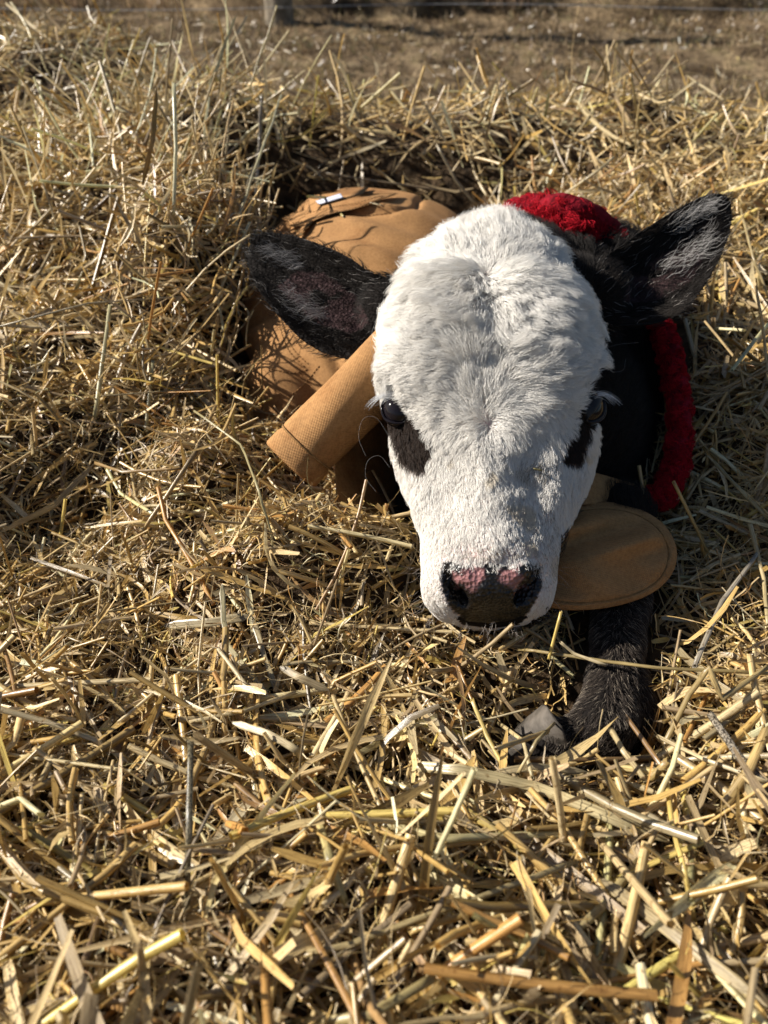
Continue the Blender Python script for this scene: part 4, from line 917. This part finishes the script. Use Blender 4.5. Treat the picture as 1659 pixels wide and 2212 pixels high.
S_([(330, 1110, .014), (260, 1065, .020), (226, 1005, .016)], 3.4, (.70, .66, .36), 'pale yellow stalk pointing down right in the left middle')
S_([(205, 900, .012), (225, 760, .030), (238, 660, .040)], 4.4, (.66, .62, .38), 'pale upright stalk lit on the left slope')
S_([(315, 930, .012), (330, 780, .032)], 4.0, (.68, .64, .40), 'second pale upright stalk nearer the coat')
S_([(0, 705, .030), (190, 655, .050), (410, 640, .050)], 2.0, (.50, .44, .32), 'thin grey stem lying across the left slope')
S_([(488, 740, .030), (470, 640, .060), (540, 480, .100)], 3.2, (.72, .68, .44), 'pale stalk leaning over the coat by the left ear tip')
S_([(350, 490, .050), (540, 487, .060)], 3.6, (.66, .58, .36), 'level pale stalk reaching the left ear')
S_([(505, 500, .030), (560, 340, .120), (608, 205, .170)], 3.4, (.74, .70, .46), 'tall pale stalk leaning right behind the left ear')  # tall stem, backlit glow painted in as a lighter colour
S_([(375, 460, .04), (380, 320, .085), (375, 180, .130)], 4.6, (.74, .72, .50), 'tall bright stalk standing straight up on the left')  # colour brightened in place of light shining through
S_([(308, 400, .05), (330, 300, .09), (338, 190, .12)], 5.4, (.52, .31, .08), 'orange upright stalk on the back left pile', 'flat')
S_([(440, 300, .06), (455, 180, .10), (480, 110, .13), (512, 30, .165)], 4.0, (.74, .70, .44), 'tallest curved grass stem on the left with a feathery tip', 'flat')  # lightened colour imitates the backlit glow here too
S_([(540, 190, .10), (562, 120, .125), (582, 65, .145), (598, 14, .165)], 3.2, (.62, .54, .30), 'thin wavy stem reaching up in front of the fence post')
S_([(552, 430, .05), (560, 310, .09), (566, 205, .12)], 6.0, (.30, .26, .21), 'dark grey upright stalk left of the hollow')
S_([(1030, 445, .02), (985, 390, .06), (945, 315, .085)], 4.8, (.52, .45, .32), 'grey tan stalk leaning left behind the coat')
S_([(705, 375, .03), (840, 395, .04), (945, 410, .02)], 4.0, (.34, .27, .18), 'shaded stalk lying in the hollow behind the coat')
S_([(1190, 440, .02), (1290, 370, .045), (1325, 340, .05)], 4.2, (.66, .58, .38), 'long pale stalk sloping up right behind the red lining')
S_([(1345, 255, .04), (1350, 165, .10)], 3.4, GOLD, 'tan stalk standing at the crest of the right pile')
S_([(1382, 290, .03), (1370, 200, .085), (1362, 160, .11)], 3.6, (.50, .40, .2), 'dark gold stalk beside it on the right crest')
S_([(1440, 270, .04), (1442, 150, .11)], 3.0, (.52, .42, .24), 'rightmost tall thin stalk on the crest')
S_([(1345, 1000, .02), (1580, 800, .03), (1659, 700, .035)][1:], 4.0, (.72, .70, .42), 'bright pale stalk at the right edge below the ear')
S_([(1540, 995, .030), (1600, 1060, .026), (1659, 1120, .010)], 3.4, (.56, .48, .26), 'olive stalk with a frayed top at the right edge')
S_([(1480, 690, .02), (1500, 770, .014)], 4.2, PALE, 'short pale stub beside the lower edge of the right ear')
S_([(1600, 450, .05), (1625, 550, .05), (1659, 640, .03)], 3.0, (.54, .44, .24), 'jointed stalk hanging right of the right ear', nodes=(.45,))
# bits lying on the coat
for pts, wm, cl, lb in (([(665, 424), (712, 428)], 3.6, (.70, .64, .26), 'short yellow straw lying on the label of the coat'),
                        ([(716, 428), (728, 455), (742, 468)], 3.0, (.66, .58, .26), 'bent yellow straw on the back strap of the coat'),
                        ([(800, 438), (826, 444)], 1.8, (.68, .60, .40), 'small pale straw on the upper back of the coat'),
                        ([(640, 500), (668, 480), (672, 455)], 1.8, (.66, .52, .28), 'curled chaff wisp on the coat above the left ear')):
    q = [surf_shell(x, y, .007) for x, y in pts]; dd = [proj(a)[2] for a in q]
    o = S_([(x, y, None, d) for (x, y), d in zip(pts, dd)], wm, cl, lb); o['group'] = 'straw bits lying on the coat'

bv2 = BVHTree.FromPolygons([tuple(p) for p in V], [tuple(int(q) for q in f_) for f_ in F])
def on_calf(px, py, lift):
    d = norm(ray(px, py)); h = bv2.ray_cast(Vector(CAM), Vector(d)); p = np.array(h[0] if h[0] else at(px, py, .52)); return p-d*lift
for pts, wm, cl, lb in (([(902, 588), (920, 566), (941, 545)], .9, (.34, .22, .12), 'hair-thin brown stem caught in the white fur high on the forehead'),
                        ([(846, 735), (866, 728), (888, 730)], .7, (.50, .42, .28), 'tiny pale wisp stuck in the fur above the left eye'),
                        ([(1152, 1012), (1170, 1016)], 1.4, (.22, .20, .08), 'greenish dirt fleck on the right side of the nose bridge')):
    dd = [proj(on_calf(x, y, .009 if y < 900 else .005))[2] for x, y in pts]
    o = S_([(x, y, None, d) for (x, y), d in zip(pts, dd)], wm, cl, lb); o['group'] = 'small bits caught in the face fur'

# ------------------------------------------------------------------ pasture beyond: dry tufts, tall grass, fence
def blades(name, n, xr, yr, hr, wr, cols, lean, label, clump=0.0):
    x = R.uniform(*xr, n); y = R.uniform(*yr, n)
    if clump:
        nc = max(4, int(n/30)); c = R.integers(0, nc, n); cx = R.uniform(*xr, nc); cy = R.uniform(*yr, nc)
        k = R.random(n) < .8; x = np.where(k, cx[c]+R.normal(size=n)*clump, x); y = np.where(k, cy[c]+R.normal(size=n)*clump, y); y = np.clip(y, *yr)
    z = hfield(x, y)-.004; L = R.uniform(*hr, n); az = R.uniform(0, 6.28, n); ln = np.abs(R.normal(size=n))*lean
    D = norm(np.stack([np.cos(az)*ln, np.sin(az)*ln, np.ones(n)], -1)); P = np.stack([x, y, z], -1)+D*L[:, None]*.5
    Nn = norm(np.stack([np.cos(az+1.5), np.sin(az+1.5), 0*az], -1)); Q = strand_paths(P, D, L, 4, 1.0, .5, Nn)
    W = R.uniform(*wr, n); V, F, uv = sweep(Q, W, W*.2, 2, Nn, np.ones((n, 4))*np.array([.8, 1, .7, .15])[None], .6, True)
    c = np.array(cols)[R.integers(0, len(cols), n)]*R.uniform(.6, 1.3, (n, 1))
    o = mesh_np(name, V, [F], M_STRAW, None, True, np.repeat(c, 8, 0), uv); return tag(o, label, 'dry grass', kind='stuff')
DRY = [(.28, .20, .11), (.38, .29, .17), (.18, .125, .07), (.20, .18, .08), (.48, .38, .25), (.15, .10, .06), (.11, .075, .045)]
blades('dry_grass', 46000, (-3.4, 3.4), (1.9, 4.9), (.012, .050), (.0012, .0035), DRY, 1.6, 'short grazed brown grass on the bare ground', .035)
TALL = [(.42, .30, .19), (.50, .37, .24), (.36, .24, .16), (.30, .22, .13), (.45, .33, .18)]
blades('tall_grass', 26000, (-4.5, 4.5), (4.45, 6.5), (.08, .24), (.0015, .004), TALL, .45, 'pale tall dry grass beyond the fence', .05)
blades('tall_grass', 16000, (-12, 12), (6.5, 16), (.15, .35), (.004, .010), TALL, .4, 'pale tall dry grass farther out in the pasture', .2)

fence = empty('wire_fence', (-.57, 4.2, 0)); tag(fence, 'wire fence with a weathered wooden post at the back of the bare ground', 'fence')
def post(x, y):
    hh = 1.25; P = np.array([[x, y, z] for z in np.linspace(-.1, hh, 12)]); r = .066+.002*R.normal(size=12); T, A, B_ = frames(P); th = np.linspace(0, 2*np.pi, 28, endpoint=False)
    rg = P[:, None]+(np.cos(th)[None, :, None]*A[:, None]+np.sin(th)[None, :, None]*B_[:, None])*(r[:, None]*(1+.03*np.sin(th*7+1)[None]))[..., None]
    rg = np.concatenate([rg, P[-1]+(rg[-1:]-P[-1])*.85+np.array([0, 0, .008])]); Vp, Fp = loft(rg); return mesh_np('post', Vp, Fp, M_WOOD, fence)
pb = at(605, 58, 1.0)-CAM; k_ = (CAM[2]-.0)/-pb[2]; bx, by = (CAM+pb*k_)[:2]
for dx in (0, -3.1, 3.1): post(bx+dx, by)
for hz_ in (.09, .34, .62, .95):
    xs = np.linspace(-6, 6, 50); P = np.stack([xs, np.full(50, by-.072), hz_+.012*np.sin(xs*2.0+hz_*9)], -1); Vw, Fw = tube(P, np.full(50, .0019), M=6, n=80); mesh_np('wire', Vw, Fw, M_WIRE, fence)
